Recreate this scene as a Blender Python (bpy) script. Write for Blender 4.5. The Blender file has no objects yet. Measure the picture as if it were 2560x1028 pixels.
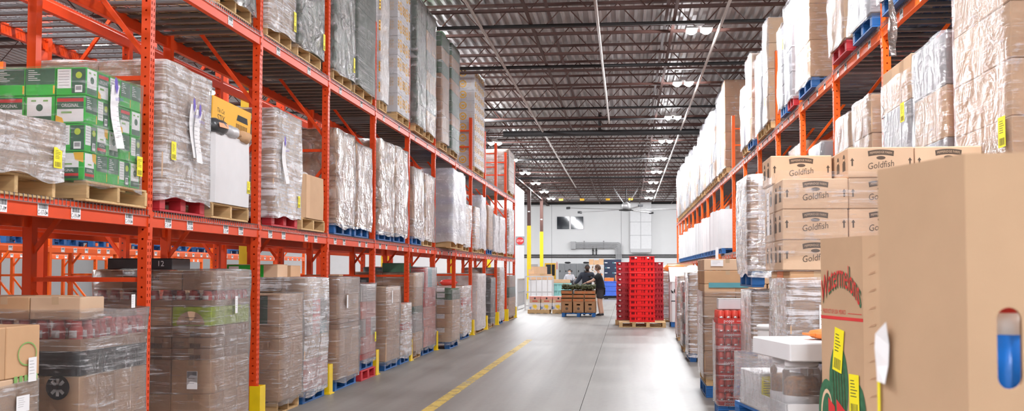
import bpy, math, random
from mathutils import Vector, Matrix, noise, Euler

R = random.Random(7)
SC = bpy.context.scene
COL = SC.collection
D = bpy.data

# ------------------------------------------------------------------ camera, world, exposure
H_EYE = 1.53
cam = D.cameras.new('camera')
cam.sensor_width = 36.0
cam.lens = 2636.5 / 2560 * 36.0
cam.shift_y = 0.01887
cam.clip_start = 0.1
cam.clip_end = 400
cam.dof.use_dof = True
cam.dof.focus_distance = 14.0
cam.dof.aperture_fstop = 5.6
co = D.objects.new('camera', cam)
COL.objects.link(co)
_y, _p, _r = 0.10791, 0.0451, 0.00089
_f = Vector((-math.sin(_y) * math.cos(_p), math.cos(_y) * math.cos(_p), math.sin(_p)))
_rt = Vector((math.cos(_y), math.sin(_y), 0))
_up = _rt.cross(_f)
_r3 = math.cos(_r) * _rt + math.sin(_r) * _up
_u3 = -math.sin(_r) * _rt + math.cos(_r) * _up
co.matrix_world = Matrix(((_r3.x, _u3.x, -_f.x, 0), (_r3.y, _u3.y, -_f.y, 0), (_r3.z, _u3.z, -_f.z, H_EYE), (0, 0, 0, 1)))
SC.camera = co
w = D.worlds.new('world')
w.use_nodes = True
w.node_tree.nodes['Background'].inputs[0].default_value = (0.9, 0.95, 1, 1)
w.node_tree.nodes['Background'].inputs[1].default_value = 0.3
SC.world = w
vs = SC.view_settings
vs.view_transform = 'Standard'
vs.look = 'None'
vs.exposure = 0.68
vs.gamma = 1.0
vs.use_curve_mapping = False
SC.cycles.transparent_max_bounces = 32
SC.cycles.max_bounces = 10
SC.cycles.diffuse_bounces = 5
SC.cycles.sample_clamp_indirect = 6.0
LAMP = 380.0                              # strength of every high-bay panel

# ------------------------------------------------------------------ materials
MATS = {}

def _mat(name):
    m = D.materials.new(name)
    m.use_nodes = True
    nt = m.node_tree
    return m, nt, nt.nodes['Principled BSDF']

def pmat(name, col, rough=0.6, metal=0.0, var=0.06, nscale=6.0, bump=0.0, bscale=60.0, spec=0.5, objvar=0.0, stretch=(1, 1, 1), emit=0.0, coat=0.0):
    """plain surface: colour with soft noise variation, optional fine bump and per-object tint"""
    m, nt, b = _mat(name)
    N, Lk = nt.nodes, nt.links
    b.inputs['Roughness'].default_value = rough
    b.inputs['Metallic'].default_value = metal
    b.inputs['Specular IOR Level'].default_value = spec
    b.inputs['Coat Weight'].default_value = coat
    tc = N.new('ShaderNodeTexCoord')
    mp = N.new('ShaderNodeMapping')
    mp.inputs['Scale'].default_value = stretch
    Lk.new(tc.outputs['Object'], mp.inputs[0])
    tn = N.new('ShaderNodeTexNoise')
    tn.inputs['Scale'].default_value = nscale
    tn.inputs['Detail'].default_value = 4
    Lk.new(mp.outputs[0], tn.inputs['Vector'])
    hsv = N.new('ShaderNodeHueSaturation')
    hsv.inputs['Color'].default_value = (*col, 1)
    mr = N.new('ShaderNodeMapRange')
    mr.inputs['From Min'].default_value = 0.25
    mr.inputs['From Max'].default_value = 0.75
    mr.inputs['To Min'].default_value = 1 - var
    mr.inputs['To Max'].default_value = 1 + var
    Lk.new(tn.outputs[0], mr.inputs[0])
    if objvar:
        oi = N.new('ShaderNodeObjectInfo')
        mo = N.new('ShaderNodeMapRange')
        mo.inputs['To Min'].default_value = 1 - objvar
        mo.inputs['To Max'].default_value = 1 + objvar
        Lk.new(oi.outputs['Random'], mo.inputs[0])
        mu = N.new('ShaderNodeMath')
        mu.operation = 'MULTIPLY'
        Lk.new(mr.outputs[0], mu.inputs[0])
        Lk.new(mo.outputs[0], mu.inputs[1])
        Lk.new(mu.outputs[0], hsv.inputs['Value'])
    else:
        Lk.new(mr.outputs[0], hsv.inputs['Value'])
    Lk.new(hsv.outputs[0], b.inputs['Base Color'])
    if bump:
        t2 = N.new('ShaderNodeTexNoise')
        t2.inputs['Scale'].default_value = bscale
        t2.inputs['Detail'].default_value = 3
        Lk.new(mp.outputs[0], t2.inputs['Vector'])
        bp = N.new('ShaderNodeBump')
        bp.inputs['Strength'].default_value = bump
        bp.inputs['Distance'].default_value = 0.004
        Lk.new(t2.outputs[0], bp.inputs['Height'])
        Lk.new(bp.outputs[0], b.inputs['Normal'])
    if emit:
        b.inputs['Emission Color'].default_value = (*col, 1)
        b.inputs['Emission Strength'].default_value = emit
    MATS[name] = m
    return m

def film_mat(name, haze, glint_streak, tint=(0.93, 0.92, 0.95), rough=0.22, fine=0.6, crumple=0.4, thr=(0.50, 0.66), gloss=1.0):
    """clear stretch film: see-through, with fine near-horizontal stretch lines and crumples that catch the lamps, plus glints and haze painted white"""
    m, nt, b = _mat(name)
    N, Lk = nt.nodes, nt.links
    tc = N.new('ShaderNodeTexCoord')
    oi = N.new('ShaderNodeObjectInfo')
    va = N.new('ShaderNodeVectorMath')
    va.operation = 'MULTIPLY_ADD'
    va.inputs[1].default_value = (40, 40, 40)
    Lk.new(oi.outputs['Random'], va.inputs[0])
    Lk.new(tc.outputs['Object'], va.inputs[2])
    mp = N.new('ShaderNodeMapping')
    mp.inputs['Scale'].default_value = (1.1, 1.1, 26)
    mp.inputs['Rotation'].default_value = (0.10, 0.12, 0)
    Lk.new(va.outputs[0], mp.inputs[0])
    n1 = N.new('ShaderNodeTexNoise')
    n1.inputs['Scale'].default_value = 1.6
    n1.inputs['Detail'].default_value = 5
    n1.inputs['Roughness'].default_value = 0.7
    n1.inputs['Distortion'].default_value = 0.5
    Lk.new(mp.outputs[0], n1.inputs['Vector'])
    n2 = N.new('ShaderNodeTexNoise')
    n2.inputs['Scale'].default_value = 3.6
    n2.inputs['Detail'].default_value = 4
    n2.inputs['Roughness'].default_value = 0.55
    n2.inputs['Distortion'].default_value = 2.2
    Lk.new(va.outputs[0], n2.inputs['Vector'])
    m1 = N.new('ShaderNodeMath'); m1.operation = 'MULTIPLY'; m1.inputs[1].default_value = fine
    m2 = N.new('ShaderNodeMath'); m2.operation = 'MULTIPLY_ADD'; m2.inputs[1].default_value = crumple
    Lk.new(n1.outputs[0], m1.inputs[0])
    Lk.new(n2.outputs[0], m2.inputs[0])
    Lk.new(m1.outputs[0], m2.inputs[2])
    rp = N.new('ShaderNodeMapRange')
    rp.interpolation_type = 'SMOOTHSTEP'
    rp.inputs['From Min'].default_value = thr[0]
    rp.inputs['From Max'].default_value = thr[1]
    rp.inputs['To Min'].default_value = haze
    rp.inputs['To Max'].default_value = haze + glint_streak  # highlight streaks painted in white over a painted veil
    Lk.new(m2.outputs[0], rp.inputs[0])
    fr = N.new('ShaderNodeFresnel')
    fr.inputs[0].default_value = 1.6
    fm = N.new('ShaderNodeMath')
    fm.operation = 'MULTIPLY'
    fm.use_clamp = True
    fm.inputs[1].default_value = gloss
    Lk.new(fr.outputs[0], fm.inputs[0])
    b1 = N.new('ShaderNodeBump')
    b1.inputs['Strength'].default_value = 0.9
    b1.inputs['Distance'].default_value = 0.03 * fine
    Lk.new(n1.outputs[0], b1.inputs['Height'])
    bp = N.new('ShaderNodeBump')
    bp.inputs['Strength'].default_value = 0.9
    bp.inputs['Distance'].default_value = 0.16 * crumple
    Lk.new(n2.outputs[0], bp.inputs['Height'])
    Lk.new(b1.outputs[0], bp.inputs['Normal'])
    N.remove(b)
    Lk.new(bp.outputs[0], fr.inputs['Normal'])
    gl = N.new('ShaderNodeBsdfGlossy')
    gl.inputs['Color'].default_value = (1, 1, 1, 1)
    gl.inputs['Roughness'].default_value = rough
    Lk.new(bp.outputs[0], gl.inputs['Normal'])
    df = N.new('ShaderNodeBsdfDiffuse')
    df.inputs['Color'].default_value = (*tint, 1)
    tr = N.new('ShaderNodeBsdfTransparent')
    tr.inputs[0].default_value = (0.98, 0.98, 0.985, 1)
    mh = N.new('ShaderNodeMixShader')
    Lk.new(rp.outputs[0], mh.inputs[0])
    Lk.new(tr.outputs[0], mh.inputs[1])
    Lk.new(df.outputs[0], mh.inputs[2])
    mx = N.new('ShaderNodeMixShader')
    Lk.new(fm.outputs[0], mx.inputs[0])
    Lk.new(mh.outputs[0], mx.inputs[1])
    Lk.new(gl.outputs[0], mx.inputs[2])
    Lk.new(mx.outputs[0], N['Material Output'].inputs['Surface'])
    MATS[name] = m

CB = dict(rough=0.82, var=0.05, nscale=5, bump=0.08, bscale=90, objvar=0.07, spec=0.25)
pmat('tan', (0.62, 0.40, 0.245), **CB)
pmat('tan_bin', (0.48, 0.315, 0.195), **CB)  # tan dimmed in colour for strongly lit cartons and bins
pmat('pale_grey', (0.27, 0.26, 0.27), rough=0.6, objvar=0.1)  # off-white darkened in colour for loads close to the lamps
pmat('tan_pale', (0.66, 0.46, 0.31), **CB)
pmat('brown', (0.44, 0.26, 0.155), **CB)
pmat('kraft', (0.56, 0.34, 0.19), **CB)
pmat('white_card', (0.68, 0.67, 0.68), rough=0.6, var=0.03, objvar=0.03)
pmat('off_white', (0.52, 0.485, 0.47), rough=0.65, var=0.04, objvar=0.05)
pmat('green', (0.03, 0.42, 0.045), rough=0.45, spec=0.25, var=0.05, objvar=0.06)
pmat('dark_green', (0.025, 0.11, 0.055), rough=0.45, objvar=0.15)
pmat('grey_green', (0.075, 0.115, 0.08), rough=0.45, objvar=0.15)
pmat('bottle_green', (0.02, 0.09, 0.03), rough=0.5)
pmat('lime', (0.48, 0.62, 0.04), rough=0.45, var=0.12, nscale=20)
pmat('black_card', (0.03, 0.028, 0.032), rough=0.5, objvar=0.2)
pmat('red_card', (0.62, 0.05, 0.04), rough=0.45, objvar=0.1)
pmat('pink_card', (0.72, 0.33, 0.28), rough=0.5, objvar=0.12)
pmat('blue_card', (0.16, 0.26, 0.55), rough=0.5, objvar=0.1)
pmat('teal_card', (0.10, 0.33, 0.38), rough=0.5)
pmat('grey_card', (0.42, 0.40, 0.40), rough=0.6, objvar=0.1)
pmat('tape', (0.52, 0.36, 0.22), rough=0.3)
pmat('yellow_paper', (0.90, 0.78, 0.01), rough=0.6, var=0.02)
pmat('paper', (0.86, 0.85, 0.86), rough=0.7, var=0.02)
pmat('ink', (0.025, 0.025, 0.028), rough=0.7)
pmat('ink_brown', (0.10, 0.07, 0.05), rough=0.8)
pmat('ink_red', (0.62, 0.03, 0.03), rough=0.7)
pmat('ink_green', (0.03, 0.13, 0.06), rough=0.7, var=0.3, nscale=30)
pmat('ink_purple', (0.12, 0.07, 0.42), rough=0.6)
pmat('ink_yellow', (0.85, 0.46, 0.02), rough=0.5)
pmat('ink_grey', (0.30, 0.29, 0.30), rough=0.7)
pmat('ink_white', (0.85, 0.85, 0.85), rough=0.6)
pmat('green_print', (0.22, 0.42, 0.12), rough=0.7)
pmat('wood', (0.60, 0.40, 0.20), rough=0.75, var=0.18, nscale=4, stretch=(1, 12, 12), bump=0.15, objvar=0.15, spec=0.2)
pmat('blue_paint', (0.012, 0.11, 0.34), rough=0.5, var=0.12, objvar=0.15, bump=0.1)
pmat('red_paint', (0.48, 0.02, 0.03), rough=0.55, var=0.15, objvar=0.12, bump=0.1)
pmat('rack_orange', (0.72, 0.062, 0.008), rough=0.42, var=0.05, spec=0.3)
pmat('rack_orange_lit', (0.86, 0.12, 0.008), rough=0.42, var=0.05, spec=0.3)  # rack orange with the stronger light put into its colour
pmat('zinc', (0.55, 0.55, 0.56), rough=0.38, metal=0.85)
pmat('zinc_dull', (0.16, 0.16, 0.165), rough=0.5, metal=0.5)
pmat('wire_steel', (0.30, 0.30, 0.31), rough=0.4, metal=0.8)
pmat('guard_yellow', (0.86, 0.60, 0.005), rough=0.4, var=0.08)
pmat('steel_red', (0.07, 0.026, 0.019), rough=0.6, var=0.15)
pmat('steel_dark', (0.02, 0.019, 0.02), rough=0.6)
pmat('deck_metal', (0.40, 0.375, 0.37), rough=0.45, var=0.18, nscale=1.3)
pmat('conduit', (0.42, 0.37, 0.34), rough=0.4)
pmat('wall_white', (0.86, 0.86, 0.86), rough=0.6, var=0.02, nscale=0.7, bump=0.05, bscale=25)
pmat('panel_white', (0.84, 0.84, 0.85), rough=0.35, var=0.02)
pmat('dark_glass', (0.02, 0.026, 0.035), rough=0.06)
pmat('duct', (0.80, 0.80, 0.81), rough=0.4, var=0.03)
pmat('pipe_grey', (0.46, 0.46, 0.47), rough=0.45)
pmat('locker_grey', (0.20, 0.205, 0.215), rough=0.45)
pmat('crate_red', (0.82, 0.014, 0.016), rough=0.42, spec=0.25, var=0.05, objvar=0.08)
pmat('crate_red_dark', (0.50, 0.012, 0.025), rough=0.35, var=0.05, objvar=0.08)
pmat('crate_slot_shade', (0.22, 0.004, 0.01), rough=0.6, spec=0.2)
pmat('kraft_dark', (0.40, 0.215, 0.11), **CB)
pmat('orange_print', (0.50, 0.14, 0.04), rough=0.7)
pmat('bin_blue', (0.05, 0.14, 0.62), rough=0.4)
pmat('bin_teal', (0.25, 0.52, 0.50), rough=0.45)
pmat('navy', (0.025, 0.035, 0.075), rough=0.6)
pmat('skin_light', (0.60, 0.36, 0.26), rough=0.55)
pmat('skin_dark', (0.085, 0.045, 0.03), rough=0.5)
pmat('hair_brown', (0.09, 0.045, 0.025), rough=0.6, bump=0.4, bscale=200)
pmat('hair_black', (0.012, 0.01, 0.01), rough=0.6, bump=0.3, bscale=200)
pmat('cloth_black', (0.012, 0.012, 0.014), rough=0.85, bump=0.2, bscale=60)
pmat('cloth_charcoal', (0.045, 0.04, 0.045), rough=0.85, bump=0.2, bscale=60)
pmat('cloth_navy', (0.03, 0.037, 0.055), rough=0.85, bump=0.2, bscale=60)
pmat('cloth_grey', (0.45, 0.44, 0.47), rough=0.85, bump=0.2, bscale=60)
pmat('shoe', (0.03, 0.03, 0.035), rough=0.5)
pmat('leafy', (0.055, 0.062, 0.018), rough=0.6, var=0.5, nscale=25, bump=0.6, bscale=80)
pmat('pretzel', (0.42, 0.19, 0.05), rough=0.45, var=0.45, nscale=60, bump=0.8, bscale=60)
pmat('jar_red', (0.50, 0.06, 0.05), rough=0.3, var=0.3, nscale=15)
pmat('can_red', (0.80, 0.10, 0.07), rough=0.3, var=0.12, nscale=18, metal=0.2)
pmat('can_top', (0.75, 0.75, 0.76), rough=0.25, metal=0.9)
pmat('bottle_blue', (0.0, 0.16, 0.62), rough=0.3)
pmat('bottle_red', (0.65, 0.03, 0.02), rough=0.3)
pmat('bag_grey', (0.50, 0.49, 0.50), rough=0.3, var=0.25, nscale=12, bump=0.6, bscale=14)
pmat('bag_dark', (0.05, 0.05, 0.055), rough=0.3, var=0.3, nscale=12, bump=0.4, bscale=14)
pmat('bag_orange', (0.80, 0.22, 0.04), rough=0.4)
pmat('bag_clear', (0.70, 0.66, 0.64), rough=0.25, var=0.2, bump=0.6, bscale=14)
pmat('carton_yellow', (0.82, 0.42, 0.02), rough=0.5, var=0.03)
pmat('exit_red', (0.85, 0.05, 0.04), rough=0.5, emit=1.0)
pmat('led', (0.95, 0.97, 1.0), rough=0.4, emit=LAMP)
pmat('fan_metal', (0.55, 0.54, 0.54), rough=0.4, metal=0.5)
pmat('rubber', (0.02, 0.02, 0.02), rough=0.8)
pmat('barrel_white', (0.72, 0.70, 0.69), rough=0.4, var=0.05)
pmat('foil', (0.66, 0.64, 0.64), rough=0.2, metal=0.4, var=0.15, bump=0.8, bscale=18)
film_mat('film_clear', 0.04, 0.45, fine=0.78, crumple=0.22, thr=(0.525, 0.65), gloss=1.0)
film_mat('film_shiny', 0.03, 0.30, rough=0.17, fine=0.25, crumple=0.75, thr=(0.50, 0.64), gloss=2.4)
film_mat('film_milky', 0.40, 0.25, tint=(0.86, 0.85, 0.88), rough=0.3, fine=0.4, crumple=0.6, gloss=1.0)
film_mat('film_bright', 0.10, 0.55, rough=0.2, fine=0.72, crumple=0.33, thr=(0.48, 0.61), gloss=1.5)
film_mat('film_sheer', 0.03, 0.32, tint=(0.70, 0.69, 0.73), rough=0.2, fine=0.6, crumple=0.4, thr=(0.51, 0.63), gloss=0.45)

def plastic_clear():
    m, nt, b = _mat('jar_clear')
    N, Lk = nt.nodes, nt.links
    b.inputs['Base Color'].default_value = (0.9, 0.9, 0.92, 1)
    b.inputs['Roughness'].default_value = 0.08
    tr = N.new('ShaderNodeBsdfTransparent')
    fr = N.new('ShaderNodeFresnel')
    fr.inputs[0].default_value = 1.45
    mm = N.new('ShaderNodeMath')
    mm.operation = 'MULTIPLY_ADD'
    mm.inputs[1].default_value = 1.0
    mm.inputs[2].default_value = 0.10
    Lk.new(fr.outputs[0], mm.inputs[0])
    mx = N.new('ShaderNodeMixShader')
    Lk.new(mm.outputs[0], mx.inputs[0])
    Lk.new(tr.outputs[0], mx.inputs[1])
    Lk.new(b.outputs[0], mx.inputs[2])
    Lk.new(mx.outputs[0], N['Material Output'].inputs['Surface'])
    MATS['jar_clear'] = m
plastic_clear()

def floor_mat():
    m, nt, b = _mat('concrete')
    N, Lk = nt.nodes, nt.links
    tc = N.new('ShaderNodeTexCoord')
    n1 = N.new('ShaderNodeTexNoise')
    n1.inputs['Scale'].default_value = 0.55
    n1.inputs['Detail'].default_value = 8
    n1.inputs['Roughness'].default_value = 0.6
    Lk.new(tc.outputs['Object'], n1.inputs['Vector'])
    n2 = N.new('ShaderNodeTexNoise')
    n2.inputs['Scale'].default_value = 14
    n2.inputs['Detail'].default_value = 6
    Lk.new(tc.outputs['Object'], n2.inputs['Vector'])
    mp = N.new('ShaderNodeMapping')
    mp.inputs['Scale'].default_value = (2.4, 0.07, 1)
    Lk.new(tc.outputs['Object'], mp.inputs[0])
    n3 = N.new('ShaderNodeTexNoise')
    n3.inputs['Scale'].default_value = 1.6
    n3.inputs['Detail'].default_value = 5
    Lk.new(mp.outputs[0], n3.inputs['Vector'])
    a = N.new('ShaderNodeMath'); a.operation = 'ADD'
    Lk.new(n1.outputs[0], a.inputs[0]); Lk.new(n3.outputs[0], a.inputs[1])
    a2 = N.new('ShaderNodeMath'); a2.operation = 'MULTIPLY_ADD'
    a2.inputs[1].default_value = 0.35
    Lk.new(n2.outputs[0], a2.inputs[0]); Lk.new(a.outputs[0], a2.inputs[2])
    cr = N.new('ShaderNodeValToRGB')
    cr.color_ramp.elements[0].position = 0.9 / 1.6
    cr.color_ramp.elements[0].color = (0.165, 0.15, 0.135, 1)
    cr.color_ramp.elements[1].position = 1.35 / 1.6
    cr.color_ramp.elements[1].color = (0.245, 0.229, 0.213, 1)
    dv = N.new('ShaderNodeMath'); dv.operation = 'DIVIDE'; dv.inputs[1].default_value = 1.6
    Lk.new(a2.outputs[0], dv.inputs[0]); Lk.new(dv.outputs[0], cr.inputs[0])
    Lk.new(cr.outputs[0], b.inputs['Base Color'])
    mr = N.new('ShaderNodeMapRange')
    mr.inputs['To Min'].default_value = 0.36
    mr.inputs['To Max'].default_value = 0.55
    Lk.new(n1.outputs[0], mr.inputs[0]); Lk.new(mr.outputs[0], b.inputs['Roughness'])
    bp = N.new('ShaderNodeBump'); bp.inputs['Strength'].default_value = 0.05
    Lk.new(n2.outputs[0], bp.inputs['Height']); Lk.new(bp.outputs[0], b.inputs['Normal'])
    MATS['concrete'] = m
    # worn yellow floor paint
    m, nt, b = _mat('worn_yellow')
    N, Lk = nt.nodes, nt.links
    tc = N.new('ShaderNodeTexCoord')
    n1 = N.new('ShaderNodeTexNoise'); n1.inputs['Scale'].default_value = 7; n1.inputs['Detail'].default_value = 8; n1.inputs['Roughness'].default_value = 0.7
    Lk.new(tc.outputs['Object'], n1.inputs['Vector'])
    n2 = N.new('ShaderNodeTexNoise'); n2.inputs['Scale'].default_value = 0.5
    Lk.new(tc.outputs['Object'], n2.inputs['Vector'])
    a = N.new('ShaderNodeMath'); a.operation = 'ADD'
    Lk.new(n1.outputs[0], a.inputs[0]); Lk.new(n2.outputs[0], a.inputs[1])
    mr = N.new('ShaderNodeMapRange')
    mr.inputs['From Min'].default_value = 0.80; mr.inputs['From Max'].default_value = 1.02
    mr.inputs['To Max'].default_value = 0.75
    Lk.new(a.outputs[0], mr.inputs[0])
    b.inputs['Base Color'].default_value = (0.72, 0.50, 0.10, 1)
    b.inputs['Roughness'].default_value = 0.5
    tr = N.new('ShaderNodeBsdfTransparent')
    mx = N.new('ShaderNodeMixShader')
    Lk.new(mr.outputs[0], mx.inputs[0]); Lk.new(tr.outputs[0], mx.inputs[1]); Lk.new(b.outputs[0], mx.inputs[2])
    Lk.new(mx.outputs[0], N['Material Output'].inputs['Surface'])
    MATS['worn_yellow'] = m
floor_mat()

# ------------------------------------------------------------------ mesh helpers
TXT = {}

def text2d(s):
    """flat outline of a string, height about 0.7, centred on x; cached"""
    if s not in TXT:
        cu = D.curves.new('t', 'FONT')
        cu.body = s
        cu.align_x = 'CENTER'
        cu.resolution_u = 2
        o = D.objects.new('t', cu)
        me = D.meshes.new_from_object(o)
        TXT[s] = ([tuple(v.co)[:2] for v in me.vertices], [tuple(p.vertices) for p in me.polygons])
        D.objects.remove(o)
        D.meshes.remove(me)
        D.curves.remove(cu)
    return TXT[s]

class MB:
    def __init__(self, *mats):
        self.v, self.f, self.m, self.mats = [], [], [], list(mats)

    def mi(self, mat):
        if mat is None:
            return 0
        if mat not in self.mats:
            self.mats.append(mat)
        return self.mats.index(mat)

    def add(self, vs_, fs, mat=None):
        n = len(self.v)
        self.v += [tuple(p) for p in vs_]
        i = self.mi(mat)
        for f in fs:
            self.f.append(tuple(n + k for k in f))
            self.m.append(i)
        return self

    def quad(self, a, b, c, d, mat=None):
        return self.add([a, b, c, d], [(0, 1, 2, 3)], mat)

    def box(self, x0, x1, y0, y1, z0, z1, mat=None):
        return self.add([(x0, y0, z0), (x1, y0, z0), (x1, y1, z0), (x0, y1, z0), (x0, y0, z1), (x1, y0, z1), (x1, y1, z1), (x0, y1, z1)],
                        [(0, 3, 2, 1), (4, 5, 6, 7), (0, 1, 5, 4), (1, 2, 6, 5), (2, 3, 7, 6), (3, 0, 4, 7)], mat)

    def cbox(self, x0, x1, y0, y1, z0, z1, c=0.006, mat=None):
        """box with chamfered edges"""
        P = []
        for sx, xx in ((1, x0), (-1, x1)):
            for sy, yy in ((1, y0), (-1, y1)):
                for sz, zz in ((1, z0), (-1, z1)):
                    P += [(xx, yy + sy * c, zz + sz * c), (xx + sx * c, yy, zz + sz * c), (xx + sx * c, yy + sy * c, zz)]
        def I(a, b, cc, k): return ((a * 2 + b) * 2 + cc) * 3 + k
        F = []
        for a in (0, 1):
            q = [I(a, 0, 0, 0), I(a, 0, 1, 0), I(a, 1, 1, 0), I(a, 1, 0, 0)]
            F.append(q if a == 0 else q[::-1])
            q = [I(0, a, 0, 1), I(1, a, 0, 1), I(1, a, 1, 1), I(0, a, 1, 1)]
            F.append(q if a == 0 else q[::-1])
            q = [I(0, 0, a, 2), I(0, 1, a, 2), I(1, 1, a, 2), I(1, 0, a, 2)]
            F.append(q if a == 0 else q[::-1])
        for a in (0, 1):
            for b in (0, 1):
                F.append((I(a, b, 0, 0), I(a, b, 1, 0), I(a, b, 1, 1), I(a, b, 0, 1)))
                F.append((I(a, 0, b, 0), I(a, 1, b, 0), I(a, 1, b, 2), I(a, 0, b, 2)))
                F.append((I(0, a, b, 1), I(1, a, b, 1), I(1, a, b, 2), I(0, a, b, 2)))
                for cc in (0, 1):
                    F.append((I(a, b, cc, 0), I(a, b, cc, 1), I(a, b, cc, 2)))
        return self.add(P, F, mat)

    def bar(self, p, q, w_, h_, mat=None, up=(0, 0, 1)):
        p, q = Vector(p), Vector(q)
        d = (q - p).normalized()
        u = Vector(up)
        if abs(d.dot(u)) > 0.97:
            u = Vector((1, 0, 0))
        s = d.cross(u).normalized() * (w_ / 2)
        t = s.cross(d).normalized() * (h_ / 2)
        return self.add([p - s - t, p + s - t, p + s + t, p - s + t, q - s - t, q + s - t, q + s + t, q - s + t],
                        [(0, 3, 2, 1), (4, 5, 6, 7), (0, 1, 5, 4), (1, 2, 6, 5), (2, 3, 7, 6), (3, 0, 4, 7)], mat)

    def cyl(self, p, q, r, n=10, mat=None, r2=None, caps=True):
        p, q = Vector(p), Vector(q)
        d = (q - p).normalized()
        u = Vector((0, 0, 1)) if abs(d.z) < 0.9 else Vector((1, 0, 0))
        s = d.cross(u).normalized()
        t = s.cross(d)
        r2 = r if r2 is None else r2
        V = [p + (s * math.cos(2 * math.pi * k / n) + t * math.sin(2 * math.pi * k / n)) * r for k in range(n)]
        V += [q + (s * math.cos(2 * math.pi * k / n) + t * math.sin(2 * math.pi * k / n)) * r2 for k in range(n)]
        F = [(k, (k + 1) % n, n + (k + 1) % n, n + k) for k in range(n)]
        if caps:
            F += [tuple(range(n))[::-1], tuple(range(n, 2 * n))]
        return self.add(V, F, mat)

    def lathe(self, prof, n=14, mat=None, c=(0, 0, 0)):
        V = []
        for r, z in prof:
            V += [(c[0] + r * math.cos(2 * math.pi * k / n), c[1] + r * math.sin(2 * math.pi * k / n), c[2] + z) for k in range(n)]
        F = []
        for i in range(len(prof) - 1):
            F += [(i * n + k, i * n + (k + 1) % n, (i + 1) * n + (k + 1) % n, (i + 1) * n + k) for k in range(n)]
        F.append(tuple(range(n))[::-1])
        F.append(tuple(range((len(prof) - 1) * n, len(prof) * n)))
        return self.add(V, F, mat)

    def text(self, s, size, o, U, Vv, mat, shear=0.0, sx=1.0, arch=0.0, off=0.0):
        """lettering centred at o in the plane spanned by U (right) and V (up)"""
        o, U, Vv = Vector(o), Vector(U).normalized(), Vector(Vv).normalized()
        nn = U.cross(Vv)
        vv, ff = text2d(s)
        P = []
        for x, y in vv:
            y -= 0.33
            X = (x + shear * y) * size * sx
            P.append(o + U * X + Vv * (y * size - arch * X * X) + nn * off)
        return self.add(P, ff, mat)

    def mesh(self, name, smooth=False):
        me = D.meshes.new(name)
        me.from_pydata(self.v, [], self.f)
        for k in self.mats:
            me.materials.append(MATS[k])
        me.polygons.foreach_set('material_index', self.m)
        if smooth:
            me.polygons.foreach_set('use_smooth', [True] * len(self.f))
        me.update()
        return me

    def build(self, name, parent=None, loc=(0, 0, 0), rz=0.0, smooth=False):
        return ob(name, self.mesh(name, smooth), parent, loc, rz)

def ob(name, data, parent=None, loc=(0, 0, 0), rz=0.0):
    o = D.objects.new(name, data)
    o.location = loc
    if rz:
        o.rotation_euler = (0, 0, rz)
    COL.objects.link(o)
    if parent is not None:
        o.parent = parent
    return o

def thing(name, label, cat, loc=(0, 0, 0), rz=0.0, group=None, data=None):
    o = ob(name, data, None, loc, rz)
    o['label'] = label
    o['category'] = cat
    if group:
        o['group'] = group
    return o

def struct(o):
    o['kind'] = 'structure'
    return o

def stuff(o):
    o['kind'] = 'stuff'
    return o

CACHE = {}

def cached(key, fn):
    if key not in CACHE:
        CACHE[key] = fn()
    return CACHE[key]

ORD = 'zeroth first second third fourth fifth sixth seventh eighth ninth tenth eleventh twelfth thirteenth fourteenth fifteenth sixteenth seventeenth eighteenth nineteenth twentieth twenty-first twenty-second twenty-third twenty-fourth twenty-fifth twenty-sixth twenty-seventh twenty-eighth twenty-ninth thirtieth thirty-first thirty-second thirty-third thirty-fourth thirty-fifth thirty-sixth'.split()

# ------------------------------------------------------------------ room shell
X0, X1, YB, YF = -24.0, 13.5, 76.0, -3.6
ZD = 7.15                                   # underside of the roof deck
floor = struct(MB('steel_dark').box(X0, X1, YF, YB, -0.30, -0.02).build('floor'))
for a, b in ((X0, -12.52), (-12.515, -6.522), (-6.517, -0.524), (-0.517, 5.478), (5.483, X1)):
    MB('concrete').box(a, b, YF, YB, -0.02, 0.0).build('floor_slab', floor)
struct(MB('wall_white').box(X0, X1, YB, YB + 0.3, 0, 7.6).build('wall_back'))
struct(MB('wall_white').box(X0, X1, YF - 0.3, YF, 0, 7.6).build('wall_front_bounce'))  # unseen wall, set close behind the camera to bounce fill light
struct(MB('wall_white').box(X0 - 0.3, X0, YF - 0.3, YB + 0.3, 0, 7.6).build('wall_left'))
struct(MB('wall_white').box(X1, X1 + 0.3, YF - 0.3, YB + 0.3, 0, 7.6).build('wall_right'))
# wall panel joints of the back wall: slim recess strips
for k, x in enumerate((-10.6, -5.35, -0.35, 4.6)):
    struct(MB('ink_grey').box(x - 0.012, x + 0.012, YB - 0.006, YB, 0, 7.0).build('trim_%d' % (k + 1)))
struct(MB('worn_yellow').quad((-2.26, 11.2, .0015), (-2.12, 11.2, .0015), (-2.12, 24.0, .0015), (-2.26, 24.0, .0015)).build('trim_5'))

ceil_ = MB('deck_metal')
x = X0
pts = []
while x < X1:
    pts += [(x, ZD), (x + 0.06, ZD), (x + 0.085, ZD + 0.06), (x + 0.175, ZD + 0.06)]
    x += 0.2
for (a, za), (b, zb) in zip(pts, pts[1:]):
    ceil_.quad((a, YF, za), (a, YB, za), (b, YB, zb), (b, YF, zb))
ceil_.box(X0, X1, YF, YB, ZD + 0.12, ZD + 0.2)
ceiling = struct(ceil_.build('ceiling'))

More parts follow.
